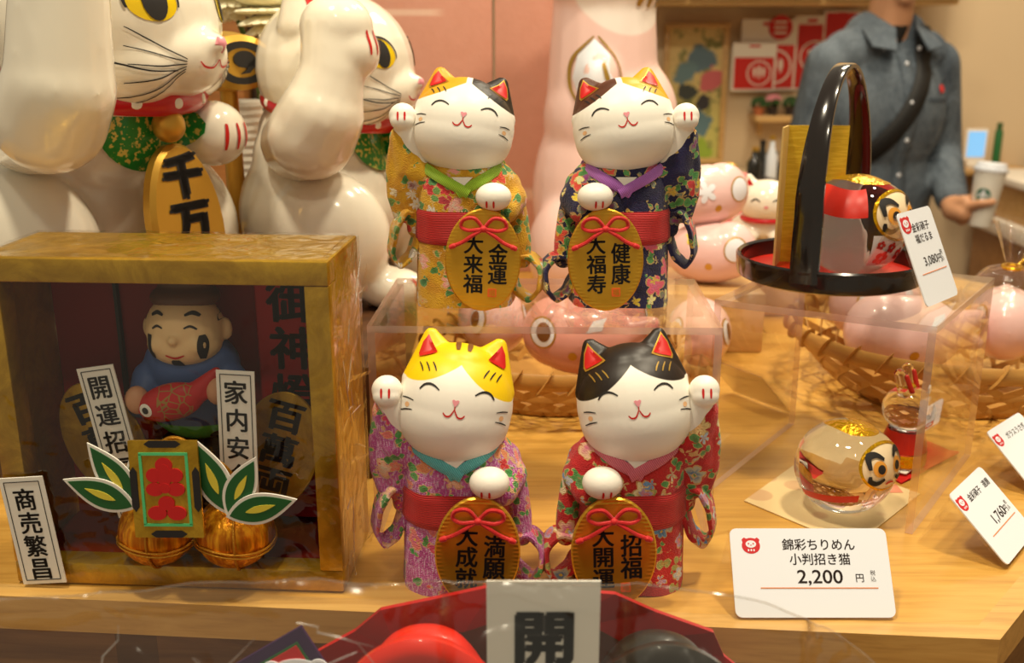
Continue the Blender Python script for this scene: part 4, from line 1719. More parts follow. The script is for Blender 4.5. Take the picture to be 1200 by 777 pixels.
# card standing on the angled riser
p0 = atz(1085, 361, RT + .0015)
u = Vector((.70, .71, 0)).normalized()
back = Vector((-u.y, u.x, 0))
Mx = frame(p0, u, back * .028 + Vector((0, 0, .060)))
c4 = price_card(Mx, .052, .066, 'white price card on the angled riser beside the glass daruma', ['金彩硝子', '福だるま'], '3,080', tax=False, tsize=.095, psize=.105, tx=.54, logo=(.16, .86))
holder(c4, Mx, .052, .065, (back.x * .030, back.y * .030, RT + .001))

# clear holders seen from behind, left of the big basket
for (q, lab, ln) in ((atz(932, 486, .001), 'clear slanted card holder on the table left of the big basket', .075), (atz(903, 392, .001), 'clear slanted card holder behind the angled riser', .07)):
    u = Vector((.55, -.83, 0))
    t = thing('card_holder', lab, 'card holder', (q.x, q.y, 0), 0, 'clear card holders')
    bk = Vector((-.83, -.55, 0))
    Mx = frame((0, 0, .001), u, bk * .045 + Vector((0, 0, .045)))
    mb = MB()
    mb.box((-ln / 2, 0, .032), (ln, .0016, .064), M=Mx)
    mb.build('slanted_plate', M['acrylic'], t, smooth=False)
    MB().box((-ln / 2, -.0012, .032), (ln * .94, .0006, .058), M=Mx).build('card', film('frosted_card_back', (.8, .76, .68), .25, .3), t, smooth=False)
    top = Mx @ Vector((-ln, 0, .0625))
    mb = MB()
    mb.tube([top, (top.x + bk.x * .012, top.y + bk.y * .012, .001)], .0011, 6)
    mb.build('leg', M['acrylic_edge'], t)

# ------------------------------------------------------------------ black lacquer basket tray
TC = Vector((.2415, .764, RT))
TR = .0690
t = thing('lacquer_tray', 'round black lacquer tray with tall arched handle and red inside', 'tray', TC)
mb = MB()
mb.lathe([(0, .0004), (TR - .004, .0004), (TR - .001, .002), (TR, .006), (TR + .0008, .0165), (TR - .0006, .0178), (TR - .0030, .0165), (TR - .0036, .0050), (0, .0045)], 64)
mb.build('tray_body', M['lacquer'], t)
MB().lathe([(0, .0052), (TR - .0040, .0052), (TR - .0042, .0046), (0, .0046)], 64).build('red_lining', M['red_lacquer'], t, angle=20)
hd = Vector((-.52, -.854, 0)).normalized()
pts = []
for k in range(41):
    a = PI * k / 40
    s = math.cos(a)
    zz = .1480 * math.sin(a) ** .62
    ww = TR - .0015 if zz < .05 else (TR - .0015) * (1 + .04 * math.sin(PI * min(1, zz / .148)))
    pts.append(hd * (ww * s) + Vector((0, 0, .008 + zz)))
side = Vector((-hd.y, hd.x, 0))
mb = MB()
vs, fs = [], []
for i, p in enumerate(pts):
    d = (pts[min(i + 1, 40)] - pts[max(i - 1, 0)]).normalized()
    nrm = d.cross(side).normalized()
    w = .0060 + .0042 * abs(math.cos(PI * i / 40)) ** 4
    for (e, f) in ((-1, -.6), (-1, .6), (-.8, 1), (.8, 1), (1, .6), (1, -.6), (.8, -1), (-.8, -1)):
        vs.append(p + side * (w * e) + nrm * (.0021 * f))
for i in range(40):
    for k in range(8):
        fs.append([i * 8 + k, i * 8 + (k + 1) % 8, (i + 1) * 8 + (k + 1) % 8, (i + 1) * 8 + k])
fs += [list(range(8)), [320 + k for k in range(8)]]
mb.add(vs, fs)
mb.build('handle', M['lacquer'], t, angle=35)

# folded gold card standing in the tray
t = thing('folding_gold_card', 'folded gold paper screen standing in the black tray', 'folding card', TC + Vector((-.033, .030, .0052)))
goldp = mat('gold_weave_paper', lambda nb: nb.mix(nb.smooth(nb.noise(nb.P(scale=(1, 1, 14)), 60.0, 2.0), .4, .6), srgb((206, 164, 30)), srgb((222, 184, 50))), .38, metal=.15, bump=(300, .3, .0006))
MB().box((.0255, 0, .0530), (.046, .0016, .106), M=Matrix.Rotation(-.05, 4, 'Z')).build('panel', goldp, t, smooth=False)
MB().box((-.011, 0, .0530), (.022, .0016, .106), M=Matrix.Translation((.0022, -.001, 0)) @ Matrix.Rotation(1.15, 4, 'Z')).build('panel', mat('pale_gold_edge', srgb((222, 190, 120)), .4, metal=.3), t, smooth=False)
# white packet behind the glass daruma
t = tag(MB().prism(rrect(.042, .046, .003, cz=.023), -.003, .003, bevel=.0015).build('paper_packet', M['paper_white'], None, TC + Vector((.006, .0235, .0054)), (0, 0, 0)),
        'small white paper packet behind the glass daruma in the tray', 'packet')


# ------------------------------------------------------------------ glass darumas
def glass_daruma(loc, rz, label, lean, red_top, sc=1.0):
    t = thing('glass_daruma', label, 'glass figurine', loc, rz, 'glass darumas', sc)
    mb = MB()
    mb.ell((0, 0, .0345), (.0365, .0350, .0345), seg=48, rings=32)
    mb.ell((0, -.010, .040), (.030, .027, .027), seg=40, rings=28)
    me = mb.blob(.0011, 8)
    for v in me.vertices:
        v.co.z = max(v.co.z, .0006)
    b = bvh_of(me)
    g = finish('glass_body', me, M['glass'], t, angle=None)

    def wrap(fn, nu, nv, off):
        """lay a patch on the body from outside, by direction"""
        c = Vector((0, 0, .036))
        mb = MB()
        def f(u, v):
            d = fn(u, v).normalized()
            h = b.ray_cast(c + d * .2, -d)
            return tuple((h[0] if h[0] else c + d * .036) + d * off)
        mb.grid(f, nu, nv)
        return mb

    def sph(az, el):
        return Vector((math.sin(az) * math.cos(el), -math.cos(az) * math.cos(el), math.sin(el)))
    # gold foil over the crown
    wrap(lambda u, v: sph(-2.6 + 5.2 * u, 1.02 + (PI / 2 - 1.0) * v + .10 * math.sin(9 * u)), 44, 10, .0004).build('gold_crown', M['goldfoil'], t, angle=None)
    # red robe
    if red_top:
        wrap(lambda u, v: sph(-2.5 + 1.75 * u, .28 + .60 * v + .04 * math.sin(6 * u)), 36, 12, .0003).build('red_robe', M['red_lacquer'], t, angle=None)
        wrap(lambda u, v: sph(.95 + 1.5 * u, .28 + .60 * v), 30, 12, .0003).build('red_robe', M['red_lacquer'], t, angle=None)
    else:
        wrap(lambda u, v: sph(-1.9 + 1.3 * u, -.42 - .16 * (1 - u) + .17 * v), 36, 8, .0003).build('red_robe', M['red_lacquer'], t, angle=None)
    # white belly panel with plum blossoms
    if red_top:
        pn = wrap(lambda u, v: sph(-.62 + 1.24 * u, -.72 + .66 * v), 24, 16, .0003).build('white_panel', M['card_white'], t, angle=None)
        for az, el, r in ((-.30, -.50, .0048), (-.16, -.30, .0036), (.12, -.46, .0044), (.30, -.26, .0034), (-.42, -.24, .0030)):
            mb = MB()
            for k in range(5):
                a = 2 * PI * k / 5
                patch(mb, b, oval(.036 * math.sin(az) + r * .62 * math.cos(a), .036 + .037 * math.sin(el) + r * .62 * math.sin(a), r * .42, r * .42, 10), .0007, 2)
            mb.build('blossom', M['red_card'], pn)
    # face
    fc = MB()
    patch(fc, b, oval(0, .0455, .0205, .0150, 36), .0006, 7)
    fo = fc.build('face', mat('cream_enamel', srgb((238, 214, 176)), .3), t, angle=None)
    rim = MB()
    stroke(rim, b, [p for p in oval(0, .0455, .0208, .0153, 24)] + [(.0208, .0455)], .0016, .0009, False, 3)
    rim.build('gold_rim', M['goldfoil'], fo)
    for s in (-1, 1):
        w = MB(); patch(w, b, oval(s * .0085, .0462, .0052, .0054, 20), .0010, 3); w.build('eye_white', mat('orange_eye_shade', srgb((232, 160, 60)), .4), fo)
        w = MB(); patch(w, b, oval(s * .0078, .0460, .0029, .0031, 18), .0014, 3); w.build('pupil', M['ink'], fo)
        w = MB(); stroke(w, b, [(s * .0155, .0462), (s * .0150, .0535), (s * .0095, .0552), (s * .0045, .0520)], .0036, .0014); w.build('eyebrow', M['ink'], fo)
        w = MB(); stroke(w, b, [(s * .0055, .0392), (s * .0110, .0365), (s * .0155, .0385), (s * .0158, .0420)], .0034, .0014); w.build('moustache', M['ink'], fo)
    w = MB(); stroke(w, b, [(-.0040, .0352), (0, .0362), (.0040, .0352)], .0016, .0014); w.build('mouth', M['red_paint'], fo)
    return t


glass_daruma(TC + Vector((.011, -.016, .0052)), math.radians(38), 'glass daruma with red robe sitting in the black lacquer tray', 0, True, 1.08)
LD = atz(985, 585, 0)
glass_daruma(Vector((.2330, .6620, .0012)), math.radians(34), 'clear glass daruma sitting on the patterned paper square on the table', 0, False, .97)

# patterned paper square under it
c4_ = [atz(*p, 0) for p in ((872, 588), (1000, 642), (1078, 580), (950, 532))]
q = sum(c4_, Vector()) / 4


def paper_col(nb):
    v = nb.n('ShaderNodeTexVoronoi')
    nb.put(v.inputs['Vector'], nb.P())
    v.inputs['Scale'].default_value = 34
    d = S(nb, v.outputs['Distance']) / 34
    return nb.mix(nb.smooth(d, .011, .009) * .5, srgb((226, 200, 148)), srgb((196, 140, 104)))


mb = MB()
vs = [(p.x - q.x, p.y - q.y, .0003) for p in c4_] + [(p.x - q.x, p.y - q.y, .0010) for p in c4_]
mb.add(vs, [[3, 2, 1, 0], [4, 5, 6, 7], [0, 1, 5, 4], [1, 2, 6, 5], [2, 3, 7, 6], [3, 0, 4, 7]])
t = thing('paper_square', 'beige patterned paper square under the clear glass daruma', 'paper', (q.x, q.y, 0))
mb.build('sheet', mat('beige_pattern_paper', paper_col, .6), t, smooth=False)
sl = MB()
pz = atz(1058, 577, 0) - q
sl.box((pz.x - .008, pz.y + .004, .00125), (.014, .014, .0003), M=None)
sl.build('red_seal', mat('pale_red_seal', srgb((222, 140, 110)), .6), t, smooth=False)

# ------------------------------------------------------------------ glass rabbit on red cloth
RB = atz(1056, 548, .0)
t = thing('red_cloth', 'folded red felt cloth with white paper under the glass rabbit', 'cloth', (RB.x, RB.y, 0))
cl = [atz(*p, 0) for p in ((1020, 548), (1062, 566), (1122, 534), (1072, 515), (1038, 524))]
mb = MB()


def cloth(u, v):
    a, b, c, d = atz(1008, 540, 0), atz(1056, 568, 0), atz(1124, 535, 0), atz(1066, 512, 0)
    p = (a.lerp(b, u)).lerp(d.lerp(c, u), v)
    return (p.x - RB.x, p.y - RB.y, .0012 + .0030 * max(0, math.sin(PI * u)) * max(0, (v - .0)) * .5 + .003 * max(0, u - .8) * 5 * v)


mb.grid(cloth, 20, 16)
n0 = len(mb.v)
mb.grid(lambda u, v: tuple(Vector(cloth(u, v)) - Vector((0, 0, .0011))), 20, 16)
mb.build('felt', mat('red_felt', srgb((206, 22, 14)), .85), t, angle=None)
wp = [atz(*p, .0036) for p in ((1024, 548), (1062, 556), (1084, 540), (1050, 532))]
mb = MB()
vs = [(p.x - RB.x, p.y - RB.y, .0036) for p in wp] + [(p.x - RB.x, p.y - RB.y, .0042) for p in wp]
mb.add(vs, [[3, 2, 1, 0], [4, 5, 6, 7], [0, 1, 5, 4], [1, 2, 6, 5], [2, 3, 7, 6], [3, 0, 4, 7]])
mb.build('white_slip', M['paper_white'], t, smooth=False)
rt = thing('glass_rabbit', 'small clear glass rabbit with red ears on red cloth', 'glass figurine', (RB.x, RB.y, .0044), math.radians(52))
mb = MB()
mb.ell((0, 0, .0450), (.0195, .0190, .0180), seg=40, rings=28)
mb.ell((0, -.004, .0430), (.0170, .0170, .0150), seg=30, rings=20)
me = mb.blob(.0009, 6)
rbv = bvh_of(me)
hd_ = finish('glass_head', me, M['glass'], rt, angle=None)
mb = MB()
mb.lathe([(0, 0), (.0150, 0), (.0172, .003), (.0170, .012), (.0150, .024), (.0125, .0300), (0, .0305)], 40)
mb.build('glass_body', M['glass'], rt)
MB().lathe([(.0174, .0022), (.0177, .006), (.0174, .0118), (.0171, .0118), (.0173, .006), (.0171, .0022)], 40, closed=True).build('gold_skirt', M['goldfoil'], rt)
MB().lathe([(.0172, .0128), (.0160, .021), (.0136, .0285), (.0131, .0285), (.0156, .021), (.0168, .0128)], 40, closed=True).build('red_jacket', M['red_lacquer'], rt)
for s in (-1, 1):
    ear = MB().cap((s * .0062, .002, .058), (s * .0090, .006, .0735), .0048, .0044, 20).build('ear', M['glass'], rt)
    MB().cap((s * .0062, -.0032, .0605), (s * .0086, .0012, .0720), .0022, .0020, 12).build('inner_ear', M['red_lacquer'], ear)
    w = MB(); patch(w, rbv, oval(s * .0095, .0445, .0017, .0019, 12), .0004, 2); w.build('eye', M['ink'], hd_)
MB().ell((0, .001, .0625), (.0060, .0050, .0028)).build('gold_crown', M['goldfoil'], rt)
fl = MB()
for k in range(5):
    a = 2 * PI * k / 5
    fl.ell((.0075 + .0022 * math.cos(a), -.0120, .0600 + .0022 * math.sin(a)), (.0019, .0009, .0019), seg=12, rings=8)
fl.build('white_flower', M['card_white'], rt)


# ------------------------------------------------------------------ bamboo baskets
def basket(loc, R, r, h, label, rx=1.0):
    t = thing('bamboo_basket', label, 'basket', loc, 0, 'woven bamboo baskets')
    # open hexagonal weave: two slanted families and level hoops
    def wall(a, v):
        rr = r + (R - r) * (v ** .75)
        return Vector((rr * math.cos(a) * rx, rr * math.sin(a), .003 + (h - .003) * v))
    mb = MB()
    N = 22
    for fam in (-1, 1):
        for k in range(N):
            a0 = 2 * PI * k / N
            pts = [wall(a0 + fam * (.75 * i / 12), i / 12) for i in range(13)]
            vs, fs = [], []
            for i, p in enumerate(pts):
                d = (pts[min(i + 1, 12)] - pts[max(i - 1, 0)]).normalized()
                out = Vector((p.x, p.y, 0)).normalized()
                q = d.cross(out).normalized()
                o_ = out * (.0006 * fam)
                for (e, f) in ((-1, -1), (1, -1), (1, 1), (-1, 1)):
                    vs.append(p + q * (.0032 * e) + out * (.0004 * f) + o_)
            for i in range(12):
                for e in range(4):
                    fs.append([i * 4 + e, i * 4 + (e + 1) % 4, (i + 1) * 4 + (e + 1) % 4, (i + 1) * 4 + e])
            mb.add(vs, fs)
    mb.build('woven_strips', M['bamboo'], t, angle=30)
    for v in (.22, .52):
        mb = MB()
        mb.tube([wall(2 * PI * k / 60, v) for k in range(60)], 1.0, 6, True, flat=(.0007, .0032))
        mb.build('hoop', M['bamboo'], t)
    mb = MB()
    mb.tube([wall(2 * PI * k / 72, 1.0) for k in range(72)], 1.0, 8, True, flat=(.0028, .0075))
    rim = mb.build('rim', M['bamboo'], t)
    wr = MB()
    for k in range(30):
        a = 2 * PI * k / 30
        c = wall(a, 1.0)
        tdir = Vector((-math.sin(a), math.cos(a), 0))
        out = Vector((math.cos(a), math.sin(a), 0))
        ring = [c + (out * (.0040 * math.cos(b)) + Vector((0, 0, .0090 * math.sin(b))) + tdir * (.006 * math.sin(b))) for b in [2 * PI * j / 12 for j in range(12)]]
        wr.tube(ring, 1.0, 5, True, flat=(.0026, .0007))
    wr.build('rim_binding', M['bamboo'], rim)
    mb = MB()
    mb.lathe([(0, .001), (r, .001), (r + .002, .0035), (0, .0035)], 40, sq=(rx, 1))
    mb.build('base', M['bamboo'], t)
    return t


basket((.408, .925, 0), .142, .086, .058, 'large bamboo basket of pink figurines under the angled riser', 1.0)
basket((.040, .925, 0), .122, .080, .046, 'bamboo basket of pink figurines behind the wide riser')


# ------------------------------------------------------------------ pink ceramic sea bream in film
M['bagfilm'] = film('figurine_bag_film', (.985, .98, .975), .03, .06, (60, .6, .01), .7)


def pink_fish(loc, rz, sc, label, mark='eye', roll=0.0, bag=False, matn='pink_glaze'):
    t = thing('pink_figurine', label, 'figurine', loc, rz, 'pink glazed figurines', sc)
    t.rotation_euler = (roll, 0, rz)
    mb = MB()
    mb.ell((0, 0, .036), (.052, .034, .036))
    mb.ell((-.024, 0, .040), (.032, .030, .034))
    mb.cap((.040, 0, .040), (.066, 0, .050), .018, .008)
    mb.cap((.046, 0, .036), (.068, 0, .026), .014, .007)
    mb.cap((-.005, 0, .060), (.022, 0, .064), .013, .007)
    me = mb.blob(.0020, 8)
    for v in me.vertices:
        v.co.z = max(v.co.z, 0)
    b = bvh_of(me)
    o = finish('body', me, M[matn], t, angle=None)
    def pair(nm, ol, off, k, mm):
        for sd in (0, 1):
            w = MB(); patch(w, b, ol, off, k)
            if sd:
                w.v = [(x, -y, z_) for x, y, z_ in w.v]
                w.f = [f_[::-1] for f_ in w.f]
            w.build(nm, mm, o)
    if mark != 'plain':
        pair('eye_ring', oval(-.034, .046, .0125, .0145, 28), .0004, 4, M['gold_paint'])
        pair('eye_white', oval(-.034, .046, .0108, .0128, 28), .0008, 4, M['card_white'])
        if mark == 'eye':
            pair('pupil', oval(-.033, .047, .0066, .0085, 24), .0012, 3, M['brown_line'])
    pair('gold_spot', oval(-.006, .026, .0042, .0042, 18), .0006, 3, M['gold_paint'])
    if mark != 'flower':
        pair('fin_mark', [(.006, .048), (.012, .058), (.024, .060), (.020, .050)], .0006, 3, M['leaf_yellow'] if mark == 'leaf' else M['card_white'])
    else:
        ol = []
        for k in range(40):
            a = 2 * PI * k / 40 + .3
            rr = .0045 + .0085 * abs(math.cos(2.5 * a))
            ol.append((.010 + rr * math.cos(a), .045 + rr * math.sin(a)))
        pair('blossom', ol, .0009, 4, M['card_white'])
    if bag:
        bg = MB()
        def f(u, v):
            a = 2 * PI * u
            k = 1 + .06 * noise.noise(Vector((3 * math.cos(a), 3 * math.sin(a), v * 5)))
            if v < .62:
                s_ = math.sin(PI * (.12 + .80 * v / .62))
                return (.066 * s_ ** .6 * math.cos(a) * k, .045 * s_ ** .6 * math.sin(a) * k, .001 + .090 * v / .62)
            q = (v - .62) / .38
            rr = .008 + .026 * q + .006 * math.sin(7 * a) * q
            return (rr * math.cos(a), rr * math.sin(a) * .6, .092 + .045 * q)
        bg.grid(f, 40, 26, wrapu=True)
        bo = bg.build('film_bag', M['bagfilm'], t, angle=None, recalc=False)
        tie = MB()
        tie.tube([(.0115 * math.cos(a), .0085 * math.sin(a), .0925) for a in [2 * PI * k / 20 for k in range(20)]], .0018, 6, True)
        tie.tube(spline([(.010, -.006, .0925), (.022, -.012, .096), (.034, -.010, .090)], 6), .0014, 6)
        tie.tube(spline([(.010, -.006, .0925), (.020, -.014, .086), (.030, -.016, .078)], 6), .0014, 6)
        tie.build('gold_tie', M['goldfoil'], bo)
    return t


# in the basket behind the wide riser
pink_fish((.062, .880, .030), -.12, .95, 'pink figurine with white eye in the basket between the two front cats', matn='pink_salmon')
pink_fish((.096, .962, .030), 1.9, .86, 'pink figurine in the basket behind the black-capped cat', matn='pink_salmon')
pink_fish((-.020, .945, .030), 1.9, .9, 'pink figurine at the back left of the basket behind the wide riser')
# in the large basket
pink_fish((.352, .880, .030), .1, 1.0, 'pink figurine at the front left of the large bamboo basket', matn='pink_glaze', mark='plain')
pink_fish((.462, .925, .030), 1.2, .95, 'pink figurine in a film bag with gold tie in the large basket', bag=True)
pink_fish((.365, .990, .030), .4, .95, 'pink figurine at the back of the large bamboo basket', bag=True)
# barcode sticker
tag(MB().box((0, 0, 0), (.026, .0008, .013), .0).build('barcode_sticker', mat('barcode_print', lambda nb: nb.mix(nb.both(nb.smooth(nb.noise(nb.P(scale=(1, .001, .001)), 900.0, 0.0), .48, .5), nb.xyz(nb.P())[2] < .001), srgb((236, 228, 220)), srgb((60, 50, 50))), .5), None,
    atz(1112, 412, .055) + Vector((0, .014, .012)), (-.25, 0, .35), smooth=False), 'white barcode sticker on the bagged figurine in the large basket', 'sticker')

# stepped pink display behind, right of the wide riser
t = tag(MB().box((0, 0, .0325), (.15, .13, .065), .003).build('display_block', M['shelf_wood'], None, (.190, 1.10, 0)), 'pale wooden block carrying the stacked pink figurines', 'display block')
pink_fish((.190, .998, .0), 1.45, .95, 'pink figurine standing on the table behind the navy kimono cat', matn='pink_glaze')
pink_fish((.212, 1.085, .065), PI - .35, .92, 'pink figurine with yellow leaf mark, lower of the stacked pair', 'leaf')
pink_fish((.205, 1.100, .124), PI + .25, .92, 'pink figurine with white blossom on top of the stack behind the navy cat', 'flower')

# small white lying cat with red collar
SM = at(888, 262, 1.20)
t = thing('small_white_cat', 'small white cat figurine with red collar right of pink figurines', 'cat figurine', (SM.x + .012, 1.22, SM.z - .022), -.25, None, .88)
mb = MB()
mb.ell((.0, 0, .018), (.045, .032, .022)); mb.ell((.002, -.012, .052), (.036, .032, .031))
for s in (-1, 1):
    mb.cap((.002 + s * .020, -.008, .070), (.002 + s * .025, -.008, .085), .013, .005)
mb.ell((-.02, -.03, .008), (.015, .018, .010)); mb.ell((.022, -.03, .008), (.015, .018, .010))
me = mb.blob(.002, 5)
sb = bvh_of(me)
bo = finish('body', me, M['white_ceramic'], t, angle=None)
for s in (-1, 1):
    w = MB(); stroke(w, sb, [(.002 + s * .020, .056), (.002 + s * .014, .060), (.002 + s * .008, .057)], .002, .0006); w.build('eye', M['ink'], bo)
    w = MB(); patch(w, sb, [(.002 + s * .025, .084), (.002 + s * .018, .076), (.002 + s * .029, .073)], .0006, 3); w.build('inner_ear', M['red_paint'], bo)
w = MB(); patch(w, sb, oval(.002, .050, .003, .002, 10), .0006, 2); w.build('nose', M['pink_paint'], bo)
MB().tube([(.002 + .031 * math.cos(a), -.008 + .028 * math.sin(a), .030) for a in [2 * PI * k / 30 for k in range(30)]], .0038, 8, True).build('collar', M['collar_red'], t)
b0 = t.location
tag(MB().box((0, 0, (b0.z) / 2), (.13, .09, b0.z - .001), .003).build('display_block', M['shelf_wood'], None, (b0.x, 1.225, .0)), 'pale wooden block under the small white cat', 'display block')
bp = at(866, 218, 1.30)
t = thing('pink_cushion', 'pink round cushion figurine topped by a gold ball behind white cat', 'figurine', (bp.x, 1.32, 0))
mb = MB(); mb.lathe([(0, 0), (.020, 0), (.024, .05), (.026, bp.z - .02), (.022, bp.z + .004), (.014, bp.z + .014), (0, bp.z + .014)], 28); mb.build('body', mat('deep_pink_glaze', srgb((226, 130, 130)), .35), t)
MB().ell((-.014, -.016, bp.z + .018), (.014, .014, .012)).build('gold_ball', M['gold_paint'], t)

# ------------------------------------------------------------------ giant pink beckoning cat at the back
BC = at(712, 150, 1.16)
t = thing('giant_pink_cat', 'giant pink beckoning cat with white muzzle and gold whiskers at the back', 'cat figurine', (BC.x + .004, 1.29, 0), math.radians(14))


def big_pink(nb):
    x, y, z = nb.xyz(nb.P())
    face = nb.m('SQRT', (x - .012) * (x - .012) / (.072 ** 2) + (z - .405) * (z - .405) / (.082 ** 2))
    w = nb.both(nb.smooth(face, 1.03, .97), y < -.02)
    return nb.mix(w, srgb((244, 208, 200)), srgb((250, 240, 232)))


mb = MB()
mb.ell((.006, .0, .130), (.092, .085, .140))
mb.ell((.010, -.005, .225), (.084, .078, .085))
mb.ell((0, -.010, .405), (.074, .066, .080))
mb.cap((0, 0, .24), (0, 0, .36), .070, .062)
mb.ell((-.026, -.070, .270), (.024, .018, .034))
for s in (-1, 1):
    mb.cap((s * .052, 0, .465), (s * .066, .0, .515), .032, .006)
    mb.ell((s * .060, -.045, .070), (.044, .050, .065))
me = mb.blob(.005, 9)
for v in me.vertices:
    v.co.z = max(v.co.z, 0)
pb = bvh_of(me)
bo = finish('body', me, mat('pink_cat_glaze', big_pink, .34, coat=.3), t, angle=None)
w = MB(); patch(w, pb, [(-.030 + x, .275 + z) for x, z in ((0, .045), (-.016, .028), (-.021, 0), (-.016, -.028), (.014, -.034), (.021, -.006), (.014, .026))], .0012, 5); w.build('paw_patch', M['card_white'], bo)
w = MB()
stroke(w, pb, [(-.030, .322), (-.050, .298), (-.053, .265), (-.046, .242)], .0032, .0024)
stroke(w, pb, [(-.026, .322), (-.010, .298), (-.005, .270), (-.010, .242)], .0032, .0024)
stroke(w, pb, [(-.028, .292), (-.024, .275), (-.018, .258)], .0055, .0024)
w.build('gold_paw_line', M['gold_line'], bo)
for k in range(3):
    w = MB(); stroke(w, pb, [(.036 + .012 * k, .396 - .003 * k), (.028 + .013 * k, .376 - .003 * k), (.020 + .014 * k, .356 - .001 * k)], .009 - .002 * k, .0016); w.build('whisker', M['gold_line'], bo)
w = MB(); stroke(w, pb, [(-.052, .440), (-.040, .450), (-.026, .444)], .004, .0016); stroke(w, pb, [(.052, .440), (.040, .450), (.026, .444)], .004, .0016); w.build('eye', M['gold_line'], bo)

# ------------------------------------------------------------------ wrapped red fan in front of the table
LEDGE = -.10
FY = .462
FC = Vector((at(615, 690, FY).x, FY, -.020))
t = thing('red_scalloped_dish', 'red scalloped lacquer dish standing behind the wrapped darumas at the front', 'dish', (FC.x, FY, LEDGE))
out, inn = [], []
NS = 13
for k in range(NS * 2):
    a = 2 * PI * k / (NS * 2)
    kk = 1.0 if k % 2 else .915
    out.append((.128 * kk * math.cos(a), (FC.z - LEDGE) + .080 * kk * math.sin(a)))
    inn.append((.096 * kk * math.cos(a), (FC.z - LEDGE) + .052 * kk * math.sin(a)))
mb = MB()
n = len(out)
vs = []
for i in range(n):
    yy = -.006 if i % 2 else .002
    vs += [(out[i][0], yy, out[i][1]), (inn[i][0], .008, inn[i][1]), (inn[i][0], .011, inn[i][1]), (out[i][0], yy + .003, out[i][1])]
fs = []
for i in range(n):
    j = (i + 1) % n
    for k in range(4):
        fs.append([i * 4 + k, i * 4 + (k + 1) % 4, j * 4 + (k + 1) % 4, j * 4 + k])
mb.add(vs, fs)
rimo = mb.build('rim', mat('red_paper_rim', srgb((176, 16, 14)), .45), t, smooth=False)
MB().prism(inn, .008, .011).build('centre', mat('dark_brown_lacquer', srgb((92, 52, 30)), .4), t, smooth=False)
for v in [o for o in (rimo, rimo.parent.children[1])]:
    for q in v.data.vertices:
        q.co.z = max(q.co.z, 0.0)


def front_daruma(px, pytop, r, col, lab):
    p = at(px, pytop, .430)
    hgt = p.z - LEDGE
    t = thing('wrapped_daruma', lab, 'daruma doll', (p.x, .432, LEDGE), 0)
    prof = [(0, 0), (r * .72, 0), (r * .95, hgt * .14), (r * 1.05, hgt * .34), (r, hgt * .55), (r * .84, hgt * .78), (r * .52, hgt * .94), (r * .22, hgt * .99), (0, hgt)]
    pr = [(v.x, v.z) for v in spline([(a, 0, b) for a, b in prof], 5)]
    pr = [(max(a, 0), b) for a, b in pr]
    pr[0] = (0, pr[0][1]); pr[-1] = (0, pr[-1][1])
    body = MB().lathe(pr, 48, sq=(1, .82)).mesh('b')
    bb = bvh_of(body)
    bo = finish('body', body, mat(lab.split()[0] + '_papier_mache', col, .38, coat=.25), t, angle=60)
    w = MB(); patch(w, bb, oval(0, hgt * .52, r * .62, hgt * .20, 30), .0006, 6); fo = w.build('face', M['card_white'], bo)
    for s in (-1, 1):
        w = MB(); patch(w, bb, oval(s * r * .26, hgt * .55, r * .13, r * .13, 16), .0012, 3); w.build('eye', M['ink'], fo)
        w = MB(); stroke(w, bb, [(s * r * .10, hgt * .63), (s * r * .30, hgt * .68), (s * r * .52, hgt * .62)], .004, .0013); w.build('eyebrow', M['ink'], fo)
    w = MB()
    for s in (-1, 1):
        stroke(w, bb, [(s * r * .25, hgt * .86), (s * r * .62, hgt * .80), (s * r * .86, hgt * .62)], .0022, .0008)
        stroke(w, bb, [(s * r * .18, hgt * .93), (s * r * .55, hgt * .885), (s * r * .82, hgt * .72)], .0014, .0008)
    w.build('gold_line', M['gold_paint'], bo)
    hood = MB()
    hood.tube(spline([(-r * 1.06, -.006, hgt * .42), (-r * .98, -.018, hgt * .70), (-r * .62, -.022, hgt * .93), (0, -.024, hgt * 1.03), (r * .62, -.022, hgt * .93), (r * .98, -.018, hgt * .70), (r * 1.06, -.006, hgt * .42)], 8), 1.0, 10, flat=(.0085, .0065))
    hood.build('hood_rim', bo.data.materials[0], bo)
    return t


front_daruma(497, 741, .040, srgb((222, 40, 22)), 'red daruma doll under film left of the white banner')
front_daruma(772, 748, .040, srgb((34, 30, 24)), 'black daruma doll under film right of the white banner')

# white banner slip
pA, pB = at(570, 683, .395), at(704, 684, .395)
bw = (pB - pA).length
t = thing('paper_banner', 'white paper banner with large black brush writing at the front centre', 'banner', ((pA.x + pB.x) / 2, .395, LEDGE + .001))
bh = pA.z - LEDGE
MB().prism([(-bw / 2, 0), (bw / 2, 0), (bw / 2, bh), (-bw / 2, bh)], -.0004, .0004).build('sheet', M['paper_white'], t, smooth=False)
w = MB()
cz = at(637, 750, .395).z - LEDGE
write(w, '開', .0285, .0005, cz, -.0008, .045)
write(w, '運', .0285, .0005, cz - .0285, -.0008, .045)
write(w, '招', .0285, .0005, cz - .057, -.0008, .045)
write(w, '福', .0285, .0005, cz - .0855, -.0008, .045)
w.build('lettering', M['ink'], t, smooth=False)

# diamond card
pc = at(353, 733, .425)
t = thing('diamond_card', 'diamond-set card with purple border and red field at the bottom left', 'card', (pc.x, .425, pc.z))
t.rotation_euler = (-.15, 0, 0)
R_ = Matrix.Rotation(math.radians(27), 4, 'Y')


def sq(i, y, L=.066):
    return MB().prism([(-L + i, -L + i), (-i, -L + i), (-i, -i), (-L + i, -i)], y - .0004, y, M=Matrix.Rotation(math.radians(32), 4, 'Y'))


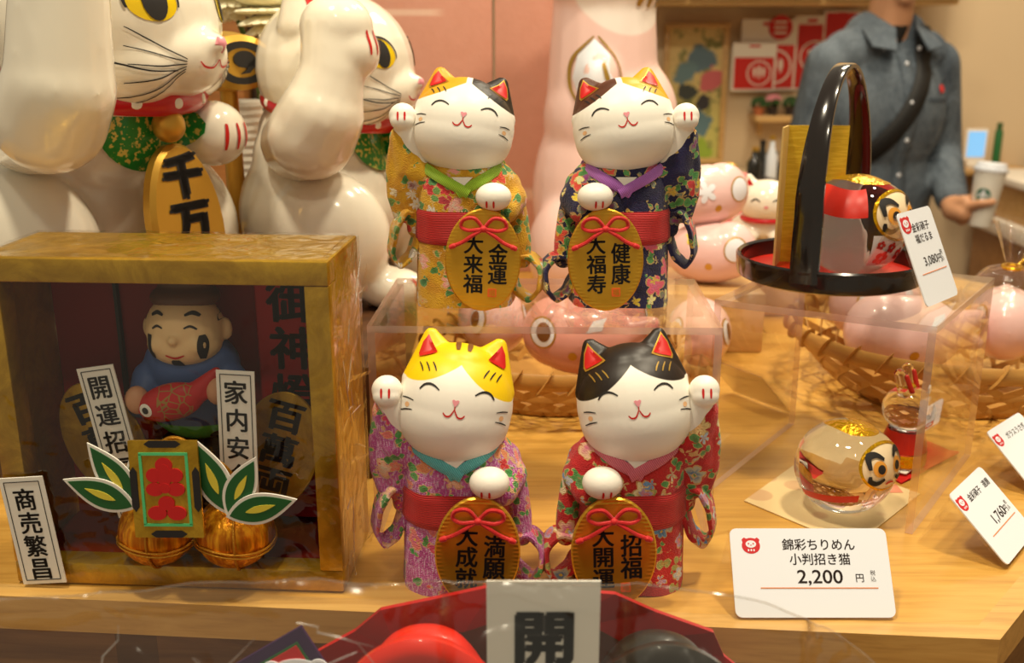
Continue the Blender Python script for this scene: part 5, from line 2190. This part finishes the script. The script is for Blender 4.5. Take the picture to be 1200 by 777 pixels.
MB().prism([(-.112, -.112), (0, -.112), (0, 0), (-.112, 0)], -.001, .001, M=Matrix.Rotation(math.radians(-31), 4, 'Y')).build('purple_board', mat('purple_card', srgb((52, 24, 70)), .5), t, smooth=False)
MB().prism([(-.107, -.107), (-.0055, -.107), (-.0055, -.0055), (-.107, -.0055)], -.0016, -.001, M=Matrix.Rotation(math.radians(-31), 4, 'Y')).build('green_line', M['leaf'], t, smooth=False)
MB().prism([(-.1062, -.1062), (-.0066, -.1062), (-.0066, -.0066), (-.1062, -.0066)], -.0022, -.0016, M=Matrix.Rotation(math.radians(-31), 4, 'Y')).build('red_field', M['red_card'], t, smooth=False)
for nm, mm, e, y in (('white_outline', M['card_white'], 0, -.0028), ('black_shape', M['ink'], .0022, -.0034)):
    w = MB()
    w.prism(oval(-.0022, -.0265, .0150 - e, .0110 - e, 28), y, y + .0006)
    w.prism(oval(-.0140, -.0215, .0050 - e * .8, .0050 - e * .8, 18), y - .0001, y + .0006)
    w.prism(oval(.0080, -.0205, .0050 - e * .8, .0050 - e * .8, 18), y - .0001, y + .0006)
    w.prism(oval(-.004, -.046, .018 - e, .014 - e, 24), y, y + .0006)
    w.build(nm, mm, t, smooth=False)
tag(MB().box((0, 0, 0), (.012, .02, .004)).build('card_foot', M['black'], None, (pc.x - .02, .435, LEDGE + .002)), None, None) if False else None

# cellophane over the front goods
edge = [(-40, 692), (60, 689), (160, 684), (300, 677), (440, 673), (520, 677), (600, 681), (700, 682), (790, 686), (860, 692), (930, 712), (990, 745), (1040, 790), (1080, 850)]
EP = spline([tuple(at(x, y, .378 + .010 * math.sin(x * .013))) for x, y in edge], 6)
NE = len(EP)


def film_fn(u, v):
    i = min(int(u * (NE - 1)), NE - 1)
    p = EP[i]
    z = p.z + (min(LEDGE + .001, p.z - .005) - p.z) * v
    w_ = noise.noise(Vector((p.x * 26, z * 40, 1.5))) * .004 + noise.noise(Vector((p.x * 70, z * 90, 4.5))) * .0016
    fold = .006 * math.exp(-((v - .02) / .03) ** 2)
    return (p.x, p.y - .055 * v ** .8 + w_ * 1.5 - fold, z + .0015 * noise.noise(Vector((p.x * 50, 0, 0))))


mb = MB()
mb.grid(film_fn, NE, 44)
t = thing('cellophane_wrap', 'clear crinkled cellophane over the red dish and darumas in front', 'wrapping', (0, 0, 0))
mb.build('film', M['film'], t, angle=None, recalc=False)
mb = MB()
mb.tube([(p.x, film_fn(i / (NE - 1), 0)[1], p.z) for i, p in enumerate(EP)], .00035, 5)
mb.build('folded_edge', film('film_fold', (.95, .93, .88), .25, .12, None, .5), t)
# sharp crease lines in the film
rnd = random.Random(5)
for k in range(32):
    mb = MB()
    u0 = rnd.uniform(.02, .9) if k % 2 else rnd.uniform(.03, .36)
    v0 = rnd.uniform(.05, .5)
    du, dv = rnd.uniform(-.05, .05), rnd.uniform(.04, .22)
    pts = [Vector(film_fn(u0 + du * i / 5, v0 + dv * i / 5)) + Vector((0, -.0006, 0)) for i in range(6)]
    mb.tube(pts, [.0001, .0003, .0004, .00035, .0002, .0001], 4)
    mb.build('crease', M['crease'], t)

# ------------------------------------------------------------------ back of the shop
WB = BACK
# overhead cupboard
z0 = at(890, 6, 3.35).z
t = thing('wall_cupboard', 'long wooden cupboard along the top of the back wall', 'cupboard', (.75, WB, z0))
MB().box((0, -.15, .20), (1.25, .29, .40), .004).build('body', M['shelf_wood'], t)
for k in range(3):
    d = MB().box((-.415 + .415 * k, -.305, .205), (.405, .018, .38), .003).build('door', M['shelf_wood'], t)
    MB().cap((-.415 + .415 * k + .16, -.325, .05), (-.415 + .415 * k + .16, -.325, .12), .005, .005, 10).build('handle', M['gold_paint'], d)

# framed hydrangea print
a, b = at(779, 27, WB - .012), at(846, 191, WB - .012)
fw_, fh_ = b.x - a.x, a.z - b.z
t = thing('framed_print', 'tall framed hydrangea print hanging on the back wall', 'picture', ((a.x + b.x) / 2, WB - .012, (a.z + b.z) / 2))


def print_col(nb):
    x, y, z = nb.xyz(nb.P())
    n_ = nb.noise(nb.P(), 16.0, 4.0, .65)
    c = nb.mix(nb.smooth(z, .13, -.2), srgb((214, 188, 128)), srgb((196, 190, 104)))
    c = nb.mix(nb.smooth(n_ + nb.noise(nb.P(loc=(3, 1, 2)), 30.0) * .3, .66, .76) * .8, c, srgb((96, 110, 60)))
    for (cx, cz, r, col) in ((.02, .118, .052, (96, 120, 134)), (-.035, .075, .040, (104, 132, 140)), (.055, .045, .044, (206, 104, 108)), (-.02, .0, .034, (66, 70, 66)),
                             (.035, -.03, .030, (60, 56, 60)), (.02, -.098, .044, (96, 126, 136)), (-.02, -.165, .036, (70, 72, 56)), (.03, -.19, .040, (150, 176, 60)), (-.04, -.05, .030, (126, 132, 70))):
        d = nb.m('SQRT', (x - cx) * (x - cx) + (z - cz) * (z - cz)) + (n_ - .5) * .11
        c = nb.mix(nb.smooth(d, r * .98, r * .84), c, srgb(col))
    return c


MB().box((0, .002, 0), (fw_ - .012, .006, fh_ - .012)).build('print', mat('hydrangea_print', print_col, .6), t, smooth=False)
mb = MB()
for (cx, cz, ww, hh) in ((0, fh_ / 2 - .009, fw_, .018), (0, -fh_ / 2 + .009, fw_, .018), (-fw_ / 2 + .009, 0, .018, fh_ - .036), (fw_ / 2 - .009, 0, .018, fh_ - .036)):
    mb.box((cx, -.004, cz), (ww, .022, hh), .002)
mb.build('frame', M['shelf_wood'], t)

# red and white gift bags pinned to the wall
M['bag_red'] = mat('bag_red', srgb((206, 40, 32)), .45)
M['bag_white'] = mat('bag_white', srgb((238, 228, 214)), .5)


def gift_bag(x0, y0, x1, y1, Y, lab, ring=True, badge=False, header=.24):
    a, b = at(x0, y0, Y), at(x1, y1, Y)
    w, h = b.x - a.x, a.z - b.z
    t = thing('gift_bag', lab, 'gift bag', ((a.x + b.x) / 2, Y, b.z), 0, 'red and white gift bags on the wall')
    MB().prism(rrect(w, h, .006, cz=h / 2), -.004, .004, bevel=.002).build('bag', M['bag_white'], t, smooth=False)
    rh = h * (1 - header) - .008
    p = MB().prism(rrect(w - .016, rh, .003, cz=.008 + rh / 2), -.0052, -.004).build('red_panel', M['bag_red'], t, smooth=False)
    MB().prism(rrect(w * .26, h * .045, h * .02, cz=h * .93), -.0050, -.004).build('hand_hole', M['bag_red'], t, smooth=False)
    if ring:
        R = min(w, rh) * .40
        c = rh * .50
        mb = MB()
        n = 40
        vs, fs = [], []
        for k in range(n):
            q = 2 * PI * k / n
            for rr in (R, R * .90):
                vs.append((w * .12 + rr * math.cos(q), -.0058, .008 + c + rr * math.sin(q)))
        for k in range(n):
            j = (k + 1) % n
            fs.append([2 * k, 2 * k + 1, 2 * j + 1, 2 * j])
        vs2 = [v for v in vs if abs(v[0]) <= w / 2]
        mb.add([(max(-w / 2, min(w / 2, v[0])), v[1], v[2]) for v in vs], fs)
        for s in (-1, 0, 1):
            mb.prism([(w * .12 + s * R * .36 + x * R * .8, .008 + c + z * R * (1 - .25 * abs(s))) for x, z in ((0, -.55), (.16, .05), (.12, .5), (-.02, .62), (-.14, .5), (-.16, .05))], -.0060, -.0054)
        mb.build('white_emblem', M['bag_white'], p, smooth=False)
    if badge:
        bp_ = MB().prism(oval(w * .18, h * .88, w * .21, w * .21, 30), -.0075, -.005).build('round_badge', M['bag_red'], t, smooth=False)
        m_ = MB()
        for k in range(3):
            m_.box((w * .18, -.0078, h * .88 + (k - 1) * w * .09), (w * .22, .0006, w * .035))
        m_.build('badge_lettering', M['bag_white'], bp_, smooth=False)
    return t


gift_bag(930, 18, 968, 106, WB - .012, 'red and white gift bag right of the badge bag beside the shirt', True, False, .12)
gift_bag(966, 12, 1004, 62, WB - .014, 'red gift bag half hidden behind the man', False, False, .06)
gift_bag(870, 22, 930, 106, WB - .026, 'red and white gift bag with a round red badge on the wall', True, True, .36)
gift_bag(859, 50, 907, 107, WB - .040, 'small red and white gift bag lowest on the left', True, False, .30)

# little wall shelf with pot plants
a, b = at(877, 134, WB), at(926, 140, WB)
t = thing('wall_shelf', 'short wooden wall shelf carrying small plants', 'shelf', ((a.x + b.x) / 2 + .02, WB, b.z))
MB().box((0, -.06, .010), (b.x - a.x + .04, .118, .020), .002).build('board', M['shelf_wood'], t)
for s in (-1, 1):
    MB().prism([(s * .06 - .004, 0), (s * .06 + .004, 0), (s * .06 + .004, -.05), (s * .06 - .004, -.05)], -.05, -.001).build('bracket', M['shelf_wood'], t, smooth=False)
rnd = random.Random(3)
for k, (px, cl, lab) in enumerate(((889, 'leaf_dark', 'small green potted plant at the left of the wall shelf'), (905, 'pink_paint', 'small pink-flowered potted plant in the middle of the wall shelf'), (921, 'leaf_dark', 'small green potted plant at the right of the wall shelf'))):
    p = at(px, 133, WB - .065)
    u = thing('potted_plant', lab, 'potted plant', (p.x + (.014 if k == 2 else 0), WB - .065, b.z + .0205), 0, 'potted plants on the wall shelf')
    MB().lathe([(0, 0), (.014, 0), (.019, .024), (.0205, .026), (.0185, .026), (.016, .021), (0, .021)], 20).build('pot', mat('terracotta' + str(k), srgb((190, 110, 70)) if k == 0 else srgb((60, 50, 46)), .6), u)
    mb = MB()
    for q in range(46):
        d = Vector((rnd.uniform(-1, 1), rnd.uniform(-1, 1), rnd.uniform(-.2, 1))).normalized()
        mb.ell((d.x * .022, d.y * .020, .036 + d.z * .020), (.0075, .0045, .0065), seg=7, rings=5)
    mb.build('foliage', M['leaf_dark'] if cl == 'leaf_dark' else M['leaf_dark'], u)
    if cl == 'pink_paint':
        mb = MB()
        for q in range(22):
            d = Vector((rnd.uniform(-1, 1), rnd.uniform(-1, .2), rnd.uniform(.2, 1))).normalized()
            mb.ell((d.x * .026, d.y * .024, .042 + d.z * .024), (.006, .006, .005), seg=7, rings=5)
        mb.build('blossoms', M['pink_paint'], u)

# counter below the print with bottles
ct = at(870, 215, 3.2).z
t = thing('back_counter', 'pale back counter below the framed print', 'counter', (.72, 3.32, FLOOR))
MB().box((0, 0, (ct - FLOOR - .03) / 2), (.95, .50, ct - FLOOR - .03), .003).build('body', M['shelf_wood'], t)
MB().box((0, -.01, ct - FLOOR - .015), (.99, .54, .03), .004).build('worktop', mat('cream_worktop', srgb((214, 192, 156)), .4), t)
M['bottle'] = mat('dark_bottle_glass', (.02, .018, .014), .15, coat=.5)
for k, (px, hh, r, mm, lab) in enumerate(((883, .115, .024, 'bottle', 'squat black bottle at the left on the back counter'), (893, .135, .020, 'bottle', 'tall dark bottle second from the left on the back counter'),
                                         (902, .150, .018, 'card_white', 'slim white bottle at the right on the back counter'), (909, .100, .016, 'bottle', 'short dark bottle behind the gold card on the back counter'))):
    p = at(px, 214, 3.17)
    u = thing('bottle', lab, 'bottle', (p.x, 3.17 + .02 * (k % 2), ct + .0006), 0, 'bottles on the back counter')
    MB().lathe([(0, 0), (r * .95, 0), (r, .006), (r, hh * .58), (r * .5, hh * .74), (r * .38, hh * .90), (0, hh * .90)], 20).build('glass', M[mm], u)
    MB().lathe([(0, hh * .90), (r * .46, hh * .90), (r * .46, hh), (0, hh)], 16).build('cap', M['black'] if k % 2 else M['gold_paint'], u)
p = at(862, 212, 3.14)
u = thing('small_dish', 'small dark dish with a leaf on the back counter under the print', 'dish', (at(838, 214, 3.14).x, 3.14, ct + .0006))
MB().lathe([(0, 0), (.04, 0), (.065, .018), (.062, .019), (.038, .004), (0, .004)], 28).build('bowl', M['brown_wood'], u)

# counter at the right
cY = 3.05
x0 = at(1222, 225, cY).x
zt, zb, z3 = at(1180, 219, cY).z, at(1180, 272, cY).z, at(1180, 292, cY).z
t = thing('side_counter', 'pale wooden counter with white edges at the right', 'counter', (x0, cY, FLOOR))
MB().box((.45, .22, (z3 - FLOOR) / 2), (.9, .40, z3 - FLOOR), .003).build('lower_cabinet', wood('counter_wood', srgb((160, 112, 60)), srgb((172, 124, 70)), srgb((140, 94, 48)), .4), t)
MB().box((.45, .20, (z3 + zb) / 2 - FLOOR), (.94, .44, zb - z3 - .002), .003).build('white_ledge', M['bag_white'], t)
MB().box((.45, .23, (zt + zb) / 2 - FLOOR - .012), (.9, .38, zt - zb - .026), .003).build('upper_panel', M['shelf_wood'], t)
MB().box((.45, .20, zt - FLOOR - .012), (.94, .46, .024), .003).build('worktop', M['bag_white'], t)
p = at(1140, 196, WB - .06)
lg_ = tag(MB().box((0, 0, 0), (.26, .118, .02), .003).build('wall_ledge', M['shelf_wood'], None, (p.x + .05, WB - .060, p.z - .010)), 'small wooden wall ledge behind the paper cup', 'shelf')
u = thing('small_screen', 'small lit blue screen on the wall ledge behind the paper cup', 'screen', (p.x, WB - .06, p.z + .0006))
MB().box((0, 0, .075), (.075, .010, .110), .004).build('case', M['bag_white'], u)
MB().box((0, -.0056, .078), (.060, .0012, .086)).build('display', mat('lit_screen', srgb((110, 160, 200)), .3, emit=(srgb((110, 170, 220)), .9)), u, smooth=False)
MB().box((0, .012, .010), (.05, .05, .020), .003).build('foot', M['bag_white'], u)
u = thing('green_tube', 'thin green tube standing beside the small screen on the wall ledge', 'tube', (p.x + .075, WB - .06, p.z + .0006))
MB().lathe([(0, 0), (.011, 0), (.013, .02), (.013, .120), (.010, .125), (0, .125)], 16).build('tube', M['leaf'], u)
MB().lathe([(0, .125), (.009, .125), (.009, .150), (0, .150)], 16).build('cap', M['leaf_dark'], u)

# ------------------------------------------------------------------ the man
MX, MY = .972, 2.75
man = thing('person', 'person in a denim shirt with black shoulder strap holding a white paper cup', 'person', (MX, MY, FLOOR), math.radians(13))
mb = MB()
# trunk
mb.ell((0, .01, 1.02), (.150, .100, .14))
mb.ell((0, .0, 1.20), (.150, .108, .17))
mb.ell((0, .005, .92), (.160, .110, .10))
mb.cap((-.10, .01, 1.352), (.10, .01, 1.352), .058, .058)
mb.cap((0, .012, 1.38), (0, -.004, 1.50), .060, .054)
# head
mb.ell((0, .005, 1.605), (.074, .092, .098))
mb.ell((0, -.022, 1.545), (.058, .068, .068))
mb.ell((0, -.060, 1.490), (.026, .020, .017))
mb.cap((0, -.086, 1.600), (0, -.104, 1.566), .009, .014)
for s in (-1, 1):
    mb.ell((s * .014, -.092, 1.563), (.009, .009, .008))
    mb.ell((s * .078, .008, 1.580), (.010, .018, .030))
    mb.ell((s * .046, -.058, 1.560), (.022, .018, .024))
    mb.ell((s * .030, -.079, 1.622), (.024, .012, .008))
mb.ell((0, -.083, 1.527), (.024, .011, .007))
mb.ell((0, -.081, 1.516), (.021, .011, .008))
# legs
for s in (-1, 1):
    mb.chain([(s * .085, .01, .90), (s * .095, .0, .49), (s * .095, .02, .09)], [.088, .058, .040])
    mb.cap((s * .095, .03, .035), (s * .105, -.13, .028), .038, .030)
# right arm hangs
mb.chain([(-.150, .012, 1.325), (-.198, .03, 1.09), (-.207, -.05, .86)], [.058, .042, .030])
# left arm bent, holds the cup
SH, EL, WR = Vector((.150, .012, 1.325)), Vector((.210, .02, 1.09)), Vector((.112, -.190, .975))
mb.chain([SH, EL, WR], [.058, .042, .029])


def hand(mb, palm, fingers, thumb):
    for a, b, r0, r1 in palm:
        mb.cap(a, b, r0, r1, 12)
    for f, r in fingers:
        mb.chain(f, [r, r * .95, r * .88, r * .75][:len(f)], 10)
    mb.chain(thumb, [.0125, .0115, .0095], 10)


# hanging right hand
pw = Vector((-.207, -.05, .86))
hand(mb, [(pw, pw + Vector((.002, -.012, -.06)), .026, .030), (pw + Vector((0, .012, -.03)), pw + Vector((.002, .016, -.075)), .016, .017), (pw + Vector((0, -.03, -.035)), pw + Vector((.002, -.034, -.075)), .016, .017)],
     [([pw + Vector((.002, -.038 + .019 * k, -.085)), pw + Vector((.006, -.042 + .020 * k, -.120 - .006 * (k in (1, 2)))), pw + Vector((.020, -.042 + .020 * k, -.146 - .008 * (k in (1, 2)))), pw + Vector((.034, -.040 + .019 * k, -.160 - .008 * (k in (1, 2))))], .0090 - .0008 * (k == 3)) for k in range(4)],
     [pw + Vector((.006, -.034, -.035)), pw + Vector((.024, -.058, -.068)), pw + Vector((.034, -.060, -.096))])
# cup axis in local space
CUP = Vector((.158, -.235, .940))       # bottom centre
CAX = Vector((.10, 0, 1)).normalized()
CR = lambda h: (.029 + (.041 - .029) * h / .15) * .92


def ringp(ang, h, extra):
    c = CUP + CAX * h
    r = CR(h) + extra
    return c + Vector((math.cos(ang) * r, math.sin(ang) * r, 0))


R_ = math.radians
hand(mb, [(WR, ringp(R_(165), .030, .018), .027, .022), (WR + Vector((0, 0, .012)), ringp(R_(160), .062, .016), .022, .016), (WR, ringp(R_(150), .010, .014), .022, .014)],
     [([ringp(R_(150), .008 + .019 * k, .013), ringp(R_(95), .010 + .019 * k, .010), ringp(R_(40), .010 + .019 * k, .009), ringp(R_(-8 + 4 * k), .008 + .019 * k, .008)], .0092 - .0008 * (k == 0)) for k in range(4)],
     [ringp(R_(178), .050, .014), ringp(R_(222), .062, .011), ringp(R_(262), .066, .009)])
me = mb.blob(.0052, 5)
skin = finish('body', me, M['skin'], man, angle=None)
hb2 = bvh_of(me)
for s in (-1, 1):
    w = MB(); patch(w, hb2, oval(s * .030, 1.603, .0135, .0060, 20), .0012, 3); eo = w.build('eye', M['card_white'], skin)
    w = MB(); patch(w, hb2, oval(s * .030, 1.603, .0056, .0056, 16), .0022, 3); w.build('iris', M['ink'], eo) if False else w.build('iris', M['ink'], skin)
    w = MB(); stroke(w, hb2, [(s * .014, 1.624), (s * .032, 1.630), (s * .050, 1.622)], .007, .0014); w.build('eyebrow', M['hair'], skin)
w = MB(); stroke(w, hb2, [(-.022, 1.522), (0, 1.5205), (.022, 1.522)], .006, .0012); w.build('lips', mat('lip', srgb((176, 104, 90)), .5), skin)
# hair
mb = MB()
mb.ell((0, .022, 1.640), (.084, .092, .082))
mb.ell((0, .055, 1.585), (.070, .055, .070))
for s in (-1, 1):
    mb.ell((s * .066, .012, 1.625), (.018, .050, .045))
mb.cap((-.05, -.070, 1.672), (.05, -.070, 1.672), .026, .026)
me = mb.blob(.006, 4)
finish('hair', me, M['hair'], man, angle=None)


# denim shirt
def denim_col(nb):
    n_ = nb.noise(nb.P(scale=(1, 1, .45)), 7.0, 5.0, .62, .8)
    f_ = nb.noise(nb.P(scale=(1, 1, .2)), 260.0, 2.0)
    return nb.mix(nb.smooth(n_ * .75 + f_ * .25, .34, .66), srgb((58, 68, 80)), srgb((108, 118, 128)))


def denim_bump(nb):
    n_ = nb.noise(nb.P(scale=(1, 1, .55)), 9.0, 3.0, .5, 1.6)
    nb.bump(n_, .55, .03)


M['denim'] = mat('faded_denim', denim_col, .85, bump=denim_bump)
mb = MB()
mb.ell((0, .01, 1.00), (.168, .120, .16))
mb.ell((0, .0, 1.20), (.172, .128, .18))
mb.ell((0, .005, .90), (.176, .128, .13))
mb.cap((-.105, .012, 1.350), (.105, .012, 1.350), .070, .070)
mb.cap((-.05, .018, 1.400), (.05, .018, 1.400), .062, .062)
mb.chain([(-.152, .014, 1.325), (-.200, .03, 1.09), (-.208, -.035, .895)], [.066, .052, .044])
mb.chain([(.152, .014, 1.325), (.212, .022, 1.09), (.130, -.150, 1.000)], [.066, .052, .042])
me = mb.blob(.0075, 5)
sb_ = bvh_of(me)
shirt = finish('shirt', me, M['denim'], man, angle=None)
# collar leaves
for s in (-1, 1):
    w = MB()
    vs = [(s * .052, .045, 1.458), (s * .060, -.010, 1.450), (s * .030, -.070, 1.415), (s * .046, -.108, 1.362), (s * .098, -.085, 1.372), (s * .092, -.005, 1.425), (s * .080, .050, 1.440)]
    inner = [Vector(v) for v in vs]
    w.add([tuple(v) for v in inner] + [tuple(v + Vector((0, -.006, .004))) for v in inner], [[0, 1, 6], [1, 5, 6], [1, 2, 5], [2, 4, 5], [2, 3, 4], [7, 13, 8], [8, 13, 12], [8, 12, 9], [9, 12, 11], [9, 11, 10],
          [0, 7, 8, 1], [1, 8, 9, 2], [2, 9, 10, 3], [3, 10, 11, 4], [4, 11, 12, 5], [5, 12, 13, 6], [6, 13, 7, 0]])
    w.build('collar', M['denim'], shirt, smooth=False)
    q = onto(sb_, s * .050, 1.368, .010)
    MB().ell(q, (.006, .003, .006), seg=12, rings=8).build('button', M['card_white'], shirt)
# placket, buttons, pocket emblem
w = MB(); stroke(w, sb_, [(.0, 1.36), (.002, 1.20), (.002, 1.02), (.0, .82)], .036, .003, False, 8)
pk = w.build('placket', M['denim'], shirt)
pk.modifiers.new('s', 'SOLIDIFY').thickness = .002
for k in range(6):
    q = onto(sb_, .001, 1.33 - .092 * k, .0045)
    MB().ell(q, (.0058, .003, .0058), seg=12, rings=8).build('button', M['card_white'], shirt)
w = MB()
patch(w, sb_, [(.100, 1.272), (.108, 1.280), (.120, 1.278), (.130, 1.268), (.124, 1.260), (.114, 1.262), (.106, 1.258)], .003, 3)
w.build('red_emblem', M['logo_red'], shirt)
w = MB(); stroke(w, sb_, [(.055, 1.245), (.10, 1.243), (.150, 1.245)], .006, .0025, False); w.build('pocket_seam', mat('dark_denim_seam', srgb((52, 62, 74)), .9), shirt)
w = MB(); patch(w, hb2, [(-.020, 1.425), (.020, 1.425), (.010, 1.398), (0, 1.378), (-.010, 1.398)], .0035, 4); w.build('undershirt', M['black'], man)
# trousers and shoes
mb = MB()
mb.ell((0, .008, .90), (.168, .122, .10))
for s in (-1, 1):
    mb.chain([(s * .085, .01, .88), (s * .096, .004, .49), (s * .097, .02, .11)], [.098, .072, .058])
finish('trousers', mb.blob(.008, 4), mat('dark_trousers', srgb((40, 40, 46)), .85), man, angle=None)
for s in (-1, 1):
    mb = MB()
    mb.cap((s * .096, .045, .042), (s * .108, -.150, .036), .044, .036)
    mb.cap((s * .096, .03, .07), (s * .097, .02, .10), .046, .046)
    me = mb.blob(.006, 4)
    for v in me.vertices:
        v.co.z = max(v.co.z, 0)
    finish('shoe', me, M['black'], man, angle=None)

# crossbody bag
bag = thing('crossbody_bag', 'black crossbody bag whose strap runs over the denim shirt', 'bag', (MX, MY, FLOOR), man.rotation_euler.z)
w = MB()
stroke(w, sb_, [(.078, 1.425), (.070, 1.385), (.045, 1.305), (-.010, 1.205), (-.085, 1.110), (-.165, 1.035)], .046, .007, False, 8)
st = w.build('strap', mat('black_webbing', (.012, .011, .011), .7, bump=(600, .4, .001)), bag)
st.modifiers.new('s', 'SOLIDIFY').thickness = .004
MB().box((-.235, .09, .93), (.07, .22, .18), .02).build('pouch', M['black'], bag)
MB().box((-.272, .09, .95), (.004, .20, .09), .0015).build('pocket', M['hair'], bag)

# paper cup in the left hand
cup = thing('paper_cup', 'white lidded paper cup with round green emblem in the hand', 'cup', (0, 0, 0))
WM = Matrix.Translation((MX, MY, FLOOR)) @ Matrix.Rotation(man.rotation_euler.z, 4, 'Z') @ Matrix.Translation(CUP) @ Matrix.Rotation(math.atan(.10), 4, 'Y')
cup.matrix_world = WM
cup.rotation_euler = WM.to_euler()
cup.location = WM.translation
cup.scale = (.92, .92, .92)
MB().lathe([(0, 0), (.0285, 0), (.0290, .003), (.0410, .150), (.0432, .152), (.0432, .155), (.0385, .155), (.027, .006), (0, .006)], 48).build('cup', mat('white_cup_paper', srgb((242, 236, 224)), .5), cup)
MB().lathe([(0, .170), (.030, .170), (.036, .172), (.0385, .168), (.0395, .159), (.0445, .158), (.0450, .150), (.0435, .150), (.043, .155), (0, .156)], 48).build('lid', M['card_white'], cup)


def cupmap(x, z, off=.0006):
    r = CR(z) / .92 + off
    a = -PI / 2 - .85 + x / r
    return (r * math.cos(a), r * math.sin(a), z)


def decal(outline, cz, off, rings=6):
    mb = MB()
    n = len(outline)
    cx = sum(p[0] for p in outline) / n
    cc = sum(p[1] for p in outline) / n
    vs = [cupmap(cx, cz + cc, off)]
    for k in range(1, rings + 1):
        vs += [cupmap(cx + (p[0] - cx) * k / rings, cz + cc + (p[1] - cc) * k / rings, off) for p in outline]
    fs = [[0, 1 + i, 1 + (i + 1) % n] for i in range(n)]
    for k in range(rings - 1):
        for i in range(n):
            fs.append([1 + k * n + i, 1 + (k + 1) * n + i, 1 + (k + 1) * n + (i + 1) % n, 1 + k * n + (i + 1) % n])
    return mb.add(vs, fs)


GREEN = mat('green_emblem', srgb((24, 104, 72)), .5)
em = decal(oval(0, 0, .0205, .0205, 40), .084, .0007).build('emblem', GREEN, cup)
w = MB()
for (ol, o_) in ((oval(0, .004, .0062, .0075, 20), .0012), ([(0, .0185), (.0022, .0145), (.006, .0155), (.004, .0125), (-.004, .0125), (-.006, .0155), (-.0022, .0145)], .0012),
                 (oval(0, -.0105, .0055, .0060, 16), .0012)):
    d = decal(ol, .084, o_, 4)
    w.add(d.v, d.f)
for s in (-1, 1):
    for k in range(3):
        x0 = s * (.0085 + .0033 * k)
        ol = [(x0, .009 - .002 * k), (x0 + s * .0016, .004), (x0 + s * .0006, -.004), (x0 - s * .0006, -.011 + .002 * k), (x0 - s * .0010, -.004), (x0 - s * .0004, .003)]
        d = decal(ol, .084, .0012, 3)
        w.add(d.v, d.f)
w.build('white_figure', M['card_white'], em)
